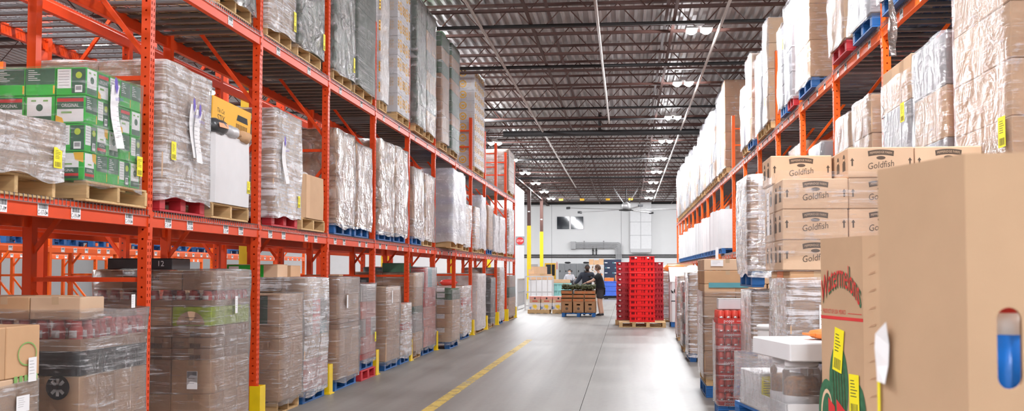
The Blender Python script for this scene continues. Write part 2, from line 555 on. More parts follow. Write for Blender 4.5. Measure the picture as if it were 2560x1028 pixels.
# open-web roof joists running across the aisle
JX0, JX1 = -15.0, 8.0
def joist_meshes():
    zb, zt = 6.45, ZD - 0.03
    bc = MB('steel_red').box(JX0, JX1, -0.055, -0.012, zb, zb + 0.05).box(JX0, JX1, 0.012, 0.055, zb, zb + 0.05).mesh('bottom_chord')
    tc = MB('steel_red').box(JX0, JX1, -0.055, -0.012, zt - 0.05, zt).box(JX0, JX1, 0.012, 0.055, zt - 0.05, zt).mesh('top_chord')
    wb = MB('steel_red')
    n = int((JX1 - JX0) / 0.55)
    for k in range(n):
        a = JX0 + k * 0.55
        za, zc = (zb + 0.03, zt - 0.03) if k % 2 == 0 else (zt - 0.03, zb + 0.03)
        wb.cyl((a, 0, za), (a + 0.55, 0, zc), 0.0125, 4, None, None, False)
    return bc, tc, wb.mesh('web')
JM = joist_meshes()
jy = 13.6
while jy < YB - 0.3:
    j = ob('joist', None, ceiling, (0, jy, 0))
    ob('bottom_chord', JM[0], j)
    ob('top_chord', JM[1], j)
    stuff(ob('web', JM[2], j))
    jy += 2.01
# girders along the aisle with webs of their own, sprinkler mains and bridging
def girder(x):
    zb, zt = 6.32, ZD - 0.1
    g = ob('girder', None, ceiling, (x, 0, 0))
    MB('steel_red').box(-0.09, -0.02, 4, YB, zb, zb + 0.07).box(0.02, 0.09, 4, YB, zb, zb + 0.07).build('bottom_chord', g)
    MB('steel_red').box(-0.09, 0.09, 4, YB, zt - 0.07, zt).build('top_chord', g)
    wb = MB('steel_red')
    k = 0
    y = 4.0
    while y < YB - 1.1:
        za, zc = (zb + 0.04, zt - 0.04) if k % 2 == 0 else (zt - 0.04, zb + 0.04)
        wb.cyl((0, y, za), (0, y + 1.0, zc), 0.025, 4, None, None, False)
        y += 1.0
        k += 1
    stuff(wb.build('web', g))
girder(-5.6)
for bx, z in ((-1.85, 6.44), (-1.62, 7.05), (0.86, 6.95), (0.94, 6.44), (3.2, 6.44), (-9.0, 6.44)):
    MB('steel_red').box(bx - 0.03, bx + 0.03, 4, YB, z - 0.03, z + 0.01).build('bridging', ceiling)
for cx, y0, y1 in ((-2.83, 6, 60), (-0.53, 6, 34), (1.85, 6, 72)):
    MB('conduit').cyl((cx, y0, 6.36), (cx, y1, 6.36), 0.032, 8).build('conduit', ceiling, smooth=True)
for yy, r in ((20.5, 0.035), (24.65, 0.04), (31.0, 0.03), (33.4, 0.035), (45.0, 0.04), (54.0, 0.04)):
    MB('steel_dark').cyl((JX0, yy, 6.38), (JX1, yy, 6.38), r, 8).build('sprinkler_pipe', ceiling, smooth=True)
MB('steel_dark').cyl((-4.2, 36.0, 6.30), (JX1, 36.0, 6.30), 0.10, 12).build('sprinkler_main', ceiling, smooth=True)
MB('steel_dark').cyl((-0.88, 36.0, 6.30), (-0.88, 36.0, 7.0), 0.06, 10).build('sprinkler_riser', ceiling, smooth=True)
MB('steel_dark').box(X0, X1, YB - 0.12, YB, 6.42, 6.62).build('wall_angle', ceiling)
hd = MB('fan_metal')
for xx in (-4.3, -2.9, -1.2, 0.3, 3.6):
    MB('ink_yellow').box(xx - 0.14, xx + 0.14, 70.0, 70.06, 6.3, 6.44).build('bracket', ceiling)
struct(ceiling)

# building columns: brown steel, yellow below
for k in range(7):
    y = 70.0 - 9.13 * k
    c = struct(MB('steel_red').box(-5.70, -5.50, y - 0.1, y + 0.1, 4.235, 6.40).build('column'))
    MB('guard_yellow').box(-5.71, -5.49, y - 0.11, y + 0.11, 0.0, 4.235).build('yellow_casing', c)
    MB('paper').box(-5.66, -5.54, y - 0.112, y - 0.1, 5.02, 5.09).build('number_plate', c)

# freezer room: white insulated panels beyond the end of the C rack
fr = MB('panel_white').box(-15.0, -5.36, 45.0, 55.2, 0, 5.8)
fz = struct(fr.build('partition_wall'))
for k in range(8):
    MB('panel_white').box(-5.36, -5.335, 45.01 + k * 1.274, 45.01 + k * 1.274 + 1.262, 0.0, 5.8).build('wall_panel', fz)

# ------------------------------------------------------------------ high-bay lights
def lamp_meshes():
    h = MB('fan_metal').cbox(-0.10, 0.10, -0.16, 0.16, 0.05, 0.14, 0.01)
    pan = MB('fan_metal').box(-0.11, 0.11, -0.19, 0.19, 0.0, 0.035).add([(-.105, -.185, -.001), (.105, -.185, -.001), (.105, .185, -.001), (-.105, .185, -.001), (-.03, -.07, -.075), (.03, -.07, -.075), (.03, .07, -.075), (-.03, .07, -.075)], [(4, 7, 6, 5), (0, 4, 5, 1), (1, 5, 6, 2), (2, 6, 7, 3), (3, 7, 4, 0)], 'led')
    wr = MB('zinc').cyl((0, 0, 0.14), (0, 0, 0.42), 0.006, 6)
    return h.mesh('housing'), pan.mesh('led_panel'), wr.mesh('hanger')
LM = lamp_meshes()
rows_ = (('over the aisle nearer the orange-sign rack', 1.46, 20), ('along the C rack', -4.87, 20), ('behind the C rack', -11.2, 10), ('behind the orange-sign rack', 7.8, 20))
for rn, lx, nn in rows_:
    ks = range(-4, 9)
    i = 0
    for k in ks:
        if lx == -11.2 and 4 <= k <= 6:
            continue
        i += 1
        ly = 21.1 + 5.95 * k
        t = thing('high_bay_light', 'twin-panel white high-bay light, %s in the row %s' % (ORD[i], rn), 'light', (lx, ly, 6.68 if lx == -4.87 and ly < 35 else 6.36 if abs(ly - 36) > 1 else 6.1), 0, 'high bay lights')
        ob('housing', LM[0], t)
        ob('led_panel', LM[1], t, (-0.145, 0, 0))
        ob('led_panel', LM[1], t, (0.145, 0, 0))
        ob('hanger', LM[2], t)
# ------------------------------------------------------------------ pallet racks
BAY = 2.515
PH = 5.36
def post_mesh(mat):
    """hollow upright with two columns of slots on the aisle face and round-ish holes on its sides; local x=0 is the aisle face, +y = far edge"""
    m = MB(mat)
    Wp, Dp = 0.083, 0.076
    pit = 0.0508
    n = int(PH / pit)
    for k in range(n):
        z = k * pit
        for c in (0, 1):
            ya = c * Wp / 2
            yb = ya + Wp / 2
            hy0, hy1 = (ya + yb) / 2 - 0.006, (ya + yb) / 2 + 0.006
            hz0, hz1 = z + 0.013, z + 0.038
            o = [(0, ya, z), (0, yb, z), (0, yb, z + pit), (0, ya, z + pit)]
            i = [(0, hy0, hz0), (0, hy1, hz0), (0, hy1, hz1), (0, hy0, hz1)]
            m.add(o + i, [(0, 1, 5, 4), (1, 2, 6, 5), (2, 3, 7, 6), (3, 0, 4, 7)])
    pit = 0.0762
    n = int(PH / pit)
    for k in range(n):
        z = k * pit
        for yy in (0.0, Wp):
            cx, cz, r = -Dp / 2, z + pit / 2, 0.0075
            o = [(0, yy, z), (-Dp, yy, z), (-Dp, yy, z + pit), (0, yy, z + pit)]
            i = [(cx + r, yy, cz - r), (cx - r, yy, cz - r), (cx - r, yy, cz + r), (cx + r, yy, cz + r)]
            m.add(o + i, [(0, 1, 5, 4), (1, 2, 6, 5), (2, 3, 7, 6), (3, 0, 4, 7)])
    m.quad((-Dp, 0, 0), (-Dp, Wp, 0), (-Dp, Wp, PH), (-Dp, 0, PH))
    m.quad((0, 0, PH - 0.02), (0, Wp, PH - 0.02), (-Dp, Wp, PH - 0.02), (-Dp, 0, PH - 0.02))
    m.box(-0.11, 0.025, -0.03, Wp + 0.03, 0, 0.01)
    return m.mesh('post')

def plain_post_mesh(mat):
    m = MB(mat)
    m.box(-0.076, 0, 0, 0.083, 0, PH)
    for k in range(60):
        m.box(-0.045, -0.031, -0.0008, 0, 0.3 + k * 0.0762, 0.314 + k * 0.0762, 'steel_dark')
    m.box(-0.11, 0.025, -0.03, 0.113, 0, 0.01)
    return m.mesh('post')

def beam_mesh(mat, L):
    m = MB(mat)
    # step beam, aisle face at x=0
    prof = [(0.0, 0.0), (0.0, 0.085), (-0.006, 0.098), (-0.010, 0.100), (-0.012, 0.125), (-0.028, 0.125), (-0.028, 0.10), (-0.05, 0.10), (-0.05, 0.0)]
    n = len(prof)
    V = [(a, 0, b) for a, b in prof] + [(a, L, b) for a, b in prof]
    m.add(V, [(k, k + n, (k + 1) % n + n, (k + 1) % n) for k in range(n)] + [tuple(range(n)), tuple(range(n, 2 * n))[::-1]])
    return m.mesh('beam')

def connector_mesh(mat):
    m = MB(mat).box(0.0, 0.006, 0.002, 0.081, -0.10, 0.128)
    for zz in (-0.07, 0.0, 0.07):
        m.box(0.006, 0.010, 0.012, 0.03, zz, zz + 0.025)
    return m.mesh('beam_connector')

def deck_mesh(L, Dp):
    """welded wire deck with a waterfall lip over the beam"""
    m = MB('wire_steel')
    t = 0.0025
    y = 0.02
    while y < L - 0.01:
        m.box(-Dp, 0.008, y - t, y + t, 0.0, 2 * t)
        m.box(0.008 - 2 * t, 0.008, y - t, y + t, -0.045, 0.0)
        y += 0.0508
    x = -Dp
    while x < 0:
        m.box(x - t, x + t, 0, L, -2 * t, 0)
        x += 0.102
    m.box(0.008 - 2 * t, 0.008 + t, 0, L, -0.048, -0.043)
    return m.mesh('wire_deck')

LBL_WORDS = {}
def location_label(s, arrow):
    m = MB('paper')
    m.box(0, 0.0015, -0.062, 0.062, 0, 0.082)
    rr = random.Random(s)
    y = -0.05
    while y < 0.05:
        w_ = rr.choice((0.002, 0.003, 0.005))
        m.box(0.0015, 0.002, y, y + w_, 0.045, 0.076, 'ink')
        y += w_ + rr.choice((0.002, 0.003, 0.004))
    if s:
        m.text(s, 0.042, (0.002, -0.012, 0.022), (0, 1, 0), (0, 0, 1), 'ink', sx=0.85)
    z0, z1 = (0.014, 0.032) if arrow == 'd' else (0.032, 0.014)
    m.add([(0.002, 0.046, z0), (0.002, 0.058, z1), (0.002, 0.034, z1)], [(0, 1, 2)], 'ink')
    return m.mesh('location_label')

def rack(name, label, xf, sgn, posts, levels, mat, detail=99, nodeck=(), labels=False, depth=1.04, tags=(), deck_levels=(0, 1), nearmat=None, label_rows=(0, 1), rungs=True):
    """one continuous row of pallet rack; sgn -1 = shelves extend to -x from the aisle face at xf"""
    t = thing(name, label, 'pallet rack', (0, 0, 0))
    pm = cached(('post', mat), lambda: post_mesh(mat))
    pp = cached(('ppost', mat), lambda: plain_post_mesh(mat))
    cm = cached(('conn', mat), lambda: connector_mesh(mat))
    def put(nm, data, par, x, y, z, flip):
        o = ob(nm, data, par, (x, y, z))
        if flip:
            o.rotation_euler = (0, 0, math.pi)
        return o
    fl = sgn > 0
    xr = xf + sgn * depth
    for k, y in enumerate(posts):
        fr_ = ob('upright_frame', None, t, (0, 0, 0))
        yy = y + (0.083 if fl else 0)
        put('post', pm if k < detail else pp, fr_, xf, yy, 0, fl)
        put('post', pp, fr_, xr, y + (0 if fl else 0.083), 0, not fl)
        ym = y + 0.0415
        xa, xb = xf + sgn * 0.06, xr - sgn * 0.06
        for z in (0.2, 1.47, 3.08, 4.62, 5.02):
            MB(mat).box(min(xa, xb), max(xa, xb), ym - 0.018, ym + 0.018, z - 0.018, z + 0.018).build('horizontal_brace', fr_)
        for za, zb in ((0.3, 1.38), (2.86, 1.68), (3.26, 4.44)):
            MB(mat).bar((xa, ym, za), (xb, ym, zb), 0.03, 0.036).build('diagonal_brace', fr_)
    for k in range(len(posts) - 1):
        ya, yb = posts[k] + 0.083, posts[k + 1]
        L = yb - ya
        bm_ = cached(('beam', mat, round(L, 2)), lambda: beam_mesh(mat, L))
        for li, z in enumerate(levels):
            for side in (0, 1):
                x = xf if side == 0 else xr
                flip = fl if side == 0 else not fl
                b = put('beam', bm_, t, x, yb if flip else ya, z, flip)
                if k < detail:
                    ob('beam_connector', cm, b, (0.0, -0.083, 0))
                    ob('beam_connector', cm, b, (0.0, L, 0))
                if side == 0 and labels and li in label_rows:
                    for q, (u, s, ar) in enumerate(labels(k, li)):
                        lm = cached(('loc', s, ar), lambda: location_label(s, ar))
                        ob('location_label', lm, b, (0.002, (L - u * L) if flip else u * L, 0.006))
            if li in deck_levels and k not in nodeck:
                half = L / 2 - 0.015
                dm = cached(('deck', round(half, 2)), lambda: deck_mesh(half, depth - 0.05))
                for h in (0, 1):
                    y = ya + 0.005 + h * (half + 0.02)
                    d = put('wire_deck', dm, t, xf - sgn * 0.006, y + (half if fl else 0), z + 0.13, fl)
                    stuff(d)
                    chm = cached(('chan', round(depth, 2)), lambda: MB('zinc_dull').box(-depth + 0.02, -0.03, -0.03, 0.03, -0.035, -0.006).mesh('support_channel'))
                    for c in range(5):
                        ob('support_channel', chm, d, (0, half * (c + 0.5) / 5, 0))
    return t

def c_labels(k, li):
    """white C-number placards along the beams of the C rack"""
    n = 13 + 4 * k
    if li == 0:
        return [(0.12, 'C-%d-A' % n, 'd'), (0.3, 'C-%d-B' % n, 'u'), (0.64, 'C-%d-A' % (n + 2), 'd'), (0.8, 'C-%d-B' % (n + 2), 'u')]
    return [(0.2, 'C-%d-C' % n, 'u'), (0.66, 'C-%d-C' % (n + 2), 'u')]
def c_labels_near(k, li):
    if k == 1 and li == 0:
        return [(0.19, 'C-17-A', 'd'), (0.38, 'C-17-B', 'u'), (0.55, 'C-19-A', 'd'), (0.87, 'C-19-B', 'u')]
    return c_labels(k, li)

XL, XR = -3.763, 2.557
LP = [8.052 - 0.083 + BAY * k for k in range(-2, 12)]
ZB1, ZB2 = 1.888, 3.886
SH1, SH2 = ZB1 + 0.136, ZB2 + 0.136
rack('pallet_rack', 'orange pallet rack with white C-number placards, facing the aisle', XL, -1, LP, (ZB1, ZB2), 'rack_orange', detail=99, labels=c_labels_near)
rack('pallet_rack', 'orange pallet rack standing back to back behind the C rack', -6.16, 1, LP[:9], (ZB1, ZB2), 'rack_orange', detail=0, deck_levels=(1,), depth=0.98, nodeck=(4, 5))
def far_labels(k, li):
    return [(0.15, '', 'd'), (0.33, '', 'u'), (0.5, '', 'd'), (0.7, '', 'u'), (0.85, '', 'd')]
rack('pallet_rack', 'orange pallet rack across the next aisle, seen under the C rack', -10.3, -1, [10.4 + BAY * k for k in range(10)], (ZB1,), 'rack_orange_lit', detail=0, labels=far_labels, deck_levels=())
rack('pallet_rack', 'orange pallet rack two aisles beyond the C rack', -15.0, -1, [16.0 + BAY * k for k in range(9)], (ZB1,), 'rack_orange_lit', detail=0, labels=far_labels, deck_levels=())
RP = [10.78 + BAY * k for k in range(-2, 7)] + [29.05 + 2.5 * k for k in range(0, 11)]
def r_labels(k, li):
    return [(0.2, '', 'u'), (0.42, '', 'd'), (0.7, '', 'u'), (0.88, '', 'd')]
rack('pallet_rack', 'bright orange pallet rack facing the C rack, an orange-oval sign on one post', XR, 1, RP, (ZB1, ZB2), 'rack_orange_lit', detail=99, labels=r_labels)
rack('pallet_rack', 'orange pallet rack back to back behind the orange-sign rack', 4.95, -1, RP[:7], (ZB1, ZB2), 'rack_orange_lit', detail=0, deck_levels=(1,), depth=0.98)

# yellow post guards at the feet of the C rack
gm = MB('guard_yellow')
gm.box(0.0, 0.012, -0.04, 0.123, 0.012, 0.37).box(-0.10, 0.0, -0.04, -0.032, 0.012, 0.37).box(-0.10, 0.0, 0.115, 0.123, 0.012, 0.37).box(-0.10, 0.03, -0.06, 0.143, 0, 0.012)
GM = gm.mesh('post_guard')
for k, y in enumerate(LP):
    thing('post_guard', 'yellow steel guard around the foot of the %s C rack post' % ORD[k + 1], 'post guard', (XL + 0.045, y, 0), 0, 'post guards of the C rack', GM)

# ------------------------------------------------------------------ pallets
PAL_H = 0.142
def pallet_parts(style, W, Dp):
    """W = length along y (aisle face), Dp = depth along x. Aisle face shows the ends of three bearers and two openings."""
    mat = {'wood': 'wood', 'blue': 'blue_paint', 'red': 'red_paint'}[style]
    out = []
    if style == 'wood':
        for y in (-W / 2, -0.019, W / 2 - 0.038):
            out.append(('stringer', MB(mat).cbox(-Dp / 2, Dp / 2, y, y + 0.038, 0.016, 0.124, 0.003).mesh('stringer'), (0, 0, 0)))
        db = MB(mat).cbox(-0.045, 0.045, -W / 2, W / 2, 0.0, 0.017, 0.002).mesh('deck_board')
        n, nb = 7, 4
    else:
        bk = MB(mat).cbox(-0.055, 0.055, -0.05, 0.05, 0.018, 0.105, 0.004).mesh('block')
        for y in (-W / 2 + 0.05, 0, W / 2 - 0.05):
            for x in (-Dp / 2 + 0.055, 0, Dp / 2 - 0.055):
                out.append(('block', bk, (x, y, 0)))
            out.append(('stringer_board', cached((mat, 'sb', round(Dp, 2)), lambda: MB(mat).box(-Dp / 2, Dp / 2, -0.05, 0.05, 0.105, 0.124).mesh('stringer_board')), (0, y, 0)))
        db = MB(mat).cbox(-0.052, 0.052, -W / 2, W / 2, 0.0, 0.018, 0.002).mesh('deck_board')
        n, nb = 7, 3
    for i in range(n):
        x = -Dp / 2 + 0.052 + i * (Dp - 0.104) / (n - 1)
        out.append(('deck_board', db, (x, 0, 0.125)))
    for i in range(nb):
        x = -Dp / 2 + 0.052 + i * (Dp - 0.104) / (nb - 1)
        out.append(('bottom_board', db, (x, 0, 0.0)))
    return out

def pallet(style, xc, yc, z, label, group=None, W=1.0, Dp=1.16, rz=0.0):
    W, Dp = round(W - 0.04, 2), round(Dp - 0.04, 2)
    parts = cached(('pal', style, W, Dp), lambda: pallet_parts(style, W, Dp))
    nm = {'wood': 'wooden_pallet', 'blue': 'blue_pallet', 'red': 'red_pallet'}[style]
    t = thing(nm, label, 'pallet', (xc, yc, z), rz, group)
    for n, me, l in parts:
        ob(n, me, t, l)
    return t

# ------------------------------------------------------------------ cartons, film and loads
def carton_mesh(w_, d_, h_, mat, tape=True):
    def make():
        m = MB(mat).cbox(-w_ / 2, w_ / 2, -d_ / 2, d_ / 2, 0, h_, min(0.006, h_ / 8))
        if tape and mat in ('tan', 'tan_pale', 'brown', 'kraft'):
            e = 0.0012
            m.box(-0.025, 0.025, -d_ / 2 - e, d_ / 2 + e, h_ - 0.05, h_ + e, 'tape')
        return m.mesh('carton')
    return cached(('carton', round(w_, 2), round(d_, 2), round(h_, 2), mat, tape), make)

def film_mesh(w_, d_, z0, z1, mat, seed, amp=0.012, lip=0.16, ragged=0.05, step=0.085):
    """shell of stretch film round a w x d footprint: wrinkled sides and a fringe folded over the top edge"""
    rr = random.Random(seed)
    c = 0.03
    W2, D2 = w_ / 2 + 0.010, d_ / 2 + 0.010
    per = []
    def side(a, b, n):
        for k in range(n):
            t = k / n
            per.append((a[0] + (b[0] - a[0]) * t, a[1] + (b[1] - a[1]) * t))
    nw, nd = max(4, int(2 * W2 / step)), max(4, int(2 * D2 / step))
    side((-W2 + c, -D2), (W2 - c, -D2), nw)
    side((W2 - c, -D2), (W2, -D2 + c), 2)
    side((W2, -D2 + c), (W2, D2 - c), nd)
    side((W2, D2 - c), (W2 - c, D2), 2)
    side((W2 - c, D2), (-W2 + c, D2), nw)
    side((-W2 + c, D2), (-W2, D2 - c), 2)
    side((-W2, D2 - c), (-W2, -D2 + c), nd)
    side((-W2, -D2 + c), (-W2 + c, -D2), 2)
    n = len(per)
    nz = max(5, int((z1 - z0) / step))
    m = MB(mat)
    V = []
    sx, sy = rr.uniform(-50, 50), rr.uniform(-50, 50)
    for iz in range(nz + 1):
        t = iz / nz
        for k, (x, y) in enumerate(per):
            edge = ragged * (noise.noise((x * 2.5 + sx, y * 2.5 + sy, 3.1)) * 1.2)
            zb = z0 + edge * (1 - t)
            zt = z1 + 0.5 * ragged * noise.noise((x * 2 + sx, y * 2, 9.0)) * t
            z = zb + (zt - zb) * t
            q = noise.noise((x * 3.2 + sx, y * 3.2 + sy, z * 2.1)) + 0.6 * noise.noise((x * 7 + sy, y * 7, z * 5.0 + (x + y) * 2))
            L = math.hypot(x, y)
            f = 1 + max(0.0, amp * (q * 0.9 + 0.35)) / max(L, 0.2)
            V.append((x * f, y * f, z))
    if lip > 0:
        for k, (x, y) in enumerate(per):
            q = noise.noise((x * 3 + sx, y * 3 + sy, 5))
            L = lip * (0.7 + 0.9 * q)
            V.append((x * (1 - max(0.03, L) / max(abs(x), abs(y), 0.2)), y * (1 - max(0.03, L) / max(abs(x), abs(y), 0.2)), z1 + 0.012 + 0.01 * q))
        nz += 1
    F = []
    for iz in range(nz):
        for k in range(n):
            F.append((iz * n + k, iz * n + (k + 1) % n, (iz + 1) * n + (k + 1) % n, (iz + 1) * n + k))
    m.add(V, F)
    return m.mesh('stretch_wrap', True)

def yellow_tag(w_=0.10, h_=0.24, s=1):
    def make():
        m = MB('yellow_paper').box(0, 0.001, -w_ / 2, w_ / 2, -h_ / 2, h_ / 2)
        rr = random.Random(s)
        for k in range(6):
            zz = h_ * (0.34 - k * 0.075)
            m.box(0.001, 0.0014, -w_ * 0.36, w_ * rr.uniform(0.0, 0.36), zz, zz + h_ * 0.02, 'ink')
        y = -w_ * 0.36
        while y < w_ * 0.36:
            b = rr.choice((0.002, 0.004))
            m.box(0.001, 0.0014, y, y + b, -h_ * 0.44, -h_ * 0.2, 'ink')
            y += b + rr.choice((0.003, 0.005))
        return m.mesh('yellow_label')
    return cached(('ytag', w_, h_, s), make)

def white_tag(w_=0.12, h_=0.18, s=1):
    def make():
        m = MB('paper').box(0, 0.001, -w_ / 2, w_ / 2, -h_ / 2, h_ / 2)
        rr = random.Random(s)
        for k in range(5):
            zz = h_ * (0.34 - k * 0.13)
            m.box(0.001, 0.0014, -w_ * 0.38, w_ * rr.uniform(0.0, 0.38), zz, zz + h_ * 0.02, 'ink_grey')
        return m.mesh('shipping_label')
    return cached(('wtag', w_, h_, s), make)

def place_on(load, me, name, face, u, z, off=0.02, tilt=0.0):
    """stick a label mesh (local +x normal) on the aisle or near face of a load at fraction u (from the camera end / aisle edge)"""
    w_, d_, sgn = load['_w'], load['_d'], load['_s']
    if face == 'aisle':
        o = ob(name, me, load, (-sgn * (w_ / 2 + off), d_ * (u - 0.5), z))
        o.rotation_euler = (tilt, 0, 0 if sgn < 0 else math.pi)
    else:
        o = ob(name, me, load, (-sgn * (w_ / 2 - u * w_), -(d_ / 2 + off), z))
        o.rotation_euler = (0, tilt, -math.pi / 2)
    return o

def load(label, xf, sgn, y0, y1, z0, z1, rows, depth=1.12, film='film_clear', amp=0.012, group=None, seed=None, cat='pallet load', name='wrapped_pallet_load', filmz=(0.0, 1.0), lip=0.16, gap=0.006, below=0.05, jit=0.004, near_labels=None):
    """rows, bottom to top: (height weight, n across depth, n along aisle, [materials]); only cartons with a face to the aisle, the camera side or the top are built"""
    w_, d_, h_ = depth, y1 - y0, z1 - z0
    xc = xf + sgn * w_ / 2
    t = thing(name, label, cat, (xc, (y0 + y1) / 2, z0), 0, group)
    rr = random.Random(seed if seed is not None else int(1000 * (y0 + 3 * z0 + sgn)))
    tot = sum(r[0] for r in rows)
    z = 0.0
    nr = len(rows)
    for ri, r in enumerate(rows):
        hh = h_ * r[0] / tot
        nx, ny, ms = r[1], r[2], r[3]
        kind = r[4] if len(r) > 4 else 'carton'
        cw, cd = w_ / nx, d_ / ny
        for i in range(nx):
            for j in range(ny):
                if not (i == 0 or j == 0 or ri == nr - 1):
                    continue
                x = -sgn * (w_ / 2 - (i + 0.5) * cw)
                y = -d_ / 2 + (j + 0.5) * cd
                mat = ms(i, j) if callable(ms) else ms[(i + j * 2 + ri) % len(ms)]
                if kind == 'skip':
                    if rr.random() < 0.45:
                        continue
                if kind == 'jars':
                    tr = MB('tan')
                    tm = cached(('jtray', round(cw, 2), round(cd, 2), round(hh, 2)), lambda: MB('brown').box(-cw / 2 + .003, cw / 2 - .003, -cd / 2 + .003, cd / 2 - .003, 0, hh * 0.38).mesh('tray'))
                    tro = ob('tray', tm, t, (x, y, z))
                    rj = min(0.045, cw / 6)
                    jm = cached(('jar', mat, round(rj, 3), round(hh, 2)), lambda: MB(mat).lathe([(rj * .95, hh * .1), (rj, hh * .16), (rj, hh * .72), (rj * .8, hh * .8), (rj * .85, hh * .82), (rj * .85, hh * .97)], 10).box(-rj * .6, rj * .6, -rj * 1.01, -rj * .9, hh * .42, hh * .66, 'paper').mesh('jar', True))
                    nn = max(2, int(cw / (2 * rj + 0.004)))
                    for q in range(nn):
                        ob('jar', jm, tro, (-cw / 2 + (q + 0.5) * cw / nn, -cd / 2 + rj + 0.006, 0))
                    mm = max(2, int(cd / (2 * rj + 0.004)))
                    for q in range(1, mm):
                        ob('jar', jm, tro, (-sgn * (cw / 2 - rj - 0.006), -cd / 2 + (q + 0.5) * cd / mm, 0))
                    continue
                me = carton_mesh(cw - gap, cd - gap, hh - 0.003, mat)
                c = ob('carton', me, t, (x + rr.uniform(-jit, jit) - (sgn * 0), y + rr.uniform(-jit, jit), z), rr.uniform(-0.008, 0.008))
                if near_labels and j == 0:
                    lw, lh = near_labels
                    lm = white_tag(lw, lh)
                    o = ob('shipping_label', lm, c, (-sgn * (cw * 0.12), -(cd - gap) / 2 - 0.002, (hh - 0.003) * 0.82))
                    o.rotation_euler = (0, 0, -math.pi / 2)
        z += hh
    t['_w'], t['_d'], t['_s'], t['_h'] = w_, d_, sgn, h_
    if film:
        a, b = filmz
        fm_ = film_mesh(w_, d_, (a * h_ - (below if a == 0 else 0)), b * h_ + (0.006 if b == 1.0 else 0), film, rr.random(), amp=amp, lip=lip if b == 1.0 else 0)
        ob('stretch_wrap', fm_, t)
    return t

def shelf_load(ix, where, look, *a, pal='wood', palx=0.0, **k):
    """a load plus its pallet; labels count loads along the shelf from the camera end"""
    xf, sgn, y0, y1, z0 = a[0], a[1], a[2], a[3], a[4]
    t = load('%s, %s load along %s' % (look, ORD[ix], where), *a, group=k.pop('group', 'loads along ' + where), **k)
    dp = k.get('depth', 1.12)
    if pal:
        pallet(pal, xf + sgn * (dp / 2 + palx), (y0 + y1) / 2, z0 - PAL_H - 0.001, '%s pallet under the %s load along %s' % ({'wood': 'bare wooden', 'blue': 'blue painted', 'red': 'red painted'}[pal], ORD[ix], where), 'pallets along ' + where, W=y1 - y0 - 0.02, Dp=dp - 0.02)
    return t

def gaylord(label, xc, yc, z0, wx, wy, h_, mat, group=None, bevel=0.14, seam=False, wall=0.012, rz=0):
    """open-topped bulk bin: straight sides, cut corners, folded rim"""
    t = thing('bulk_bin', label, 'bulk bin', (xc, yc, z0), rz, group)
    def ring(o, z):
        a, b, c = wx / 2 - o, wy / 2 - o, bevel
        return [(-a + c, -b, z), (a - c, -b, z), (a, -b + c, z), (a, b - c, z), (a - c, b, z), (-a + c, b, z), (-a, b - c, z), (-a, -b + c, z)]
    m = MB(mat)
    V = ring(0, 0) + ring(-0.004, h_ * 0.5) + ring(0.002, h_) + ring(wall, h_) + ring(wall, 0.03)
    F = []
    for s in range(4):
        F += [(s * 8 + k, s * 8 + (k + 1) % 8, s * 8 + 8 + (k + 1) % 8, s * 8 + 8 + k) for k in range(8)]
    F.append(tuple(range(8))[::-1])
    F.append(tuple(range(32, 40)))
    m.add(V, F)
    m.build('bin_wall', t)
    if seam:
        MB(mat).box(wx / 2 - 0.002, wx / 2 + 0.007, -wy / 2 + bevel, -wy * .22, 0.0, h_ - 0.004).build('side_seam', t)
    return t
# ------------------------------------------------------------------ C rack, lower shelf
P0 = SH1 + PAL_H + 0.001
XF = -3.72
W1 = "the C rack's lower shelf"
lf1 = []
def L1(*a, **k):
    lf1.append(shelf_load(len(lf1) + 1, W1, *a, **k))
    return lf1[-1]
T1_, T2_ = ['tan'], ['tan', 'tan_pale']
t = L1('streaky wrapped pale cartons with yellow label', XF, -1, 5.66, 6.62, P0 - 0.02, 2.50, [(1, 3, 3, ['tan_pale'])] * 2, film='film_bright', amp=0.02, pal='wood', below=0.03)
place_on(t, yellow_tag(0.10, 0.135), 'yellow_label', 'aisle', 0.9, 0.13)
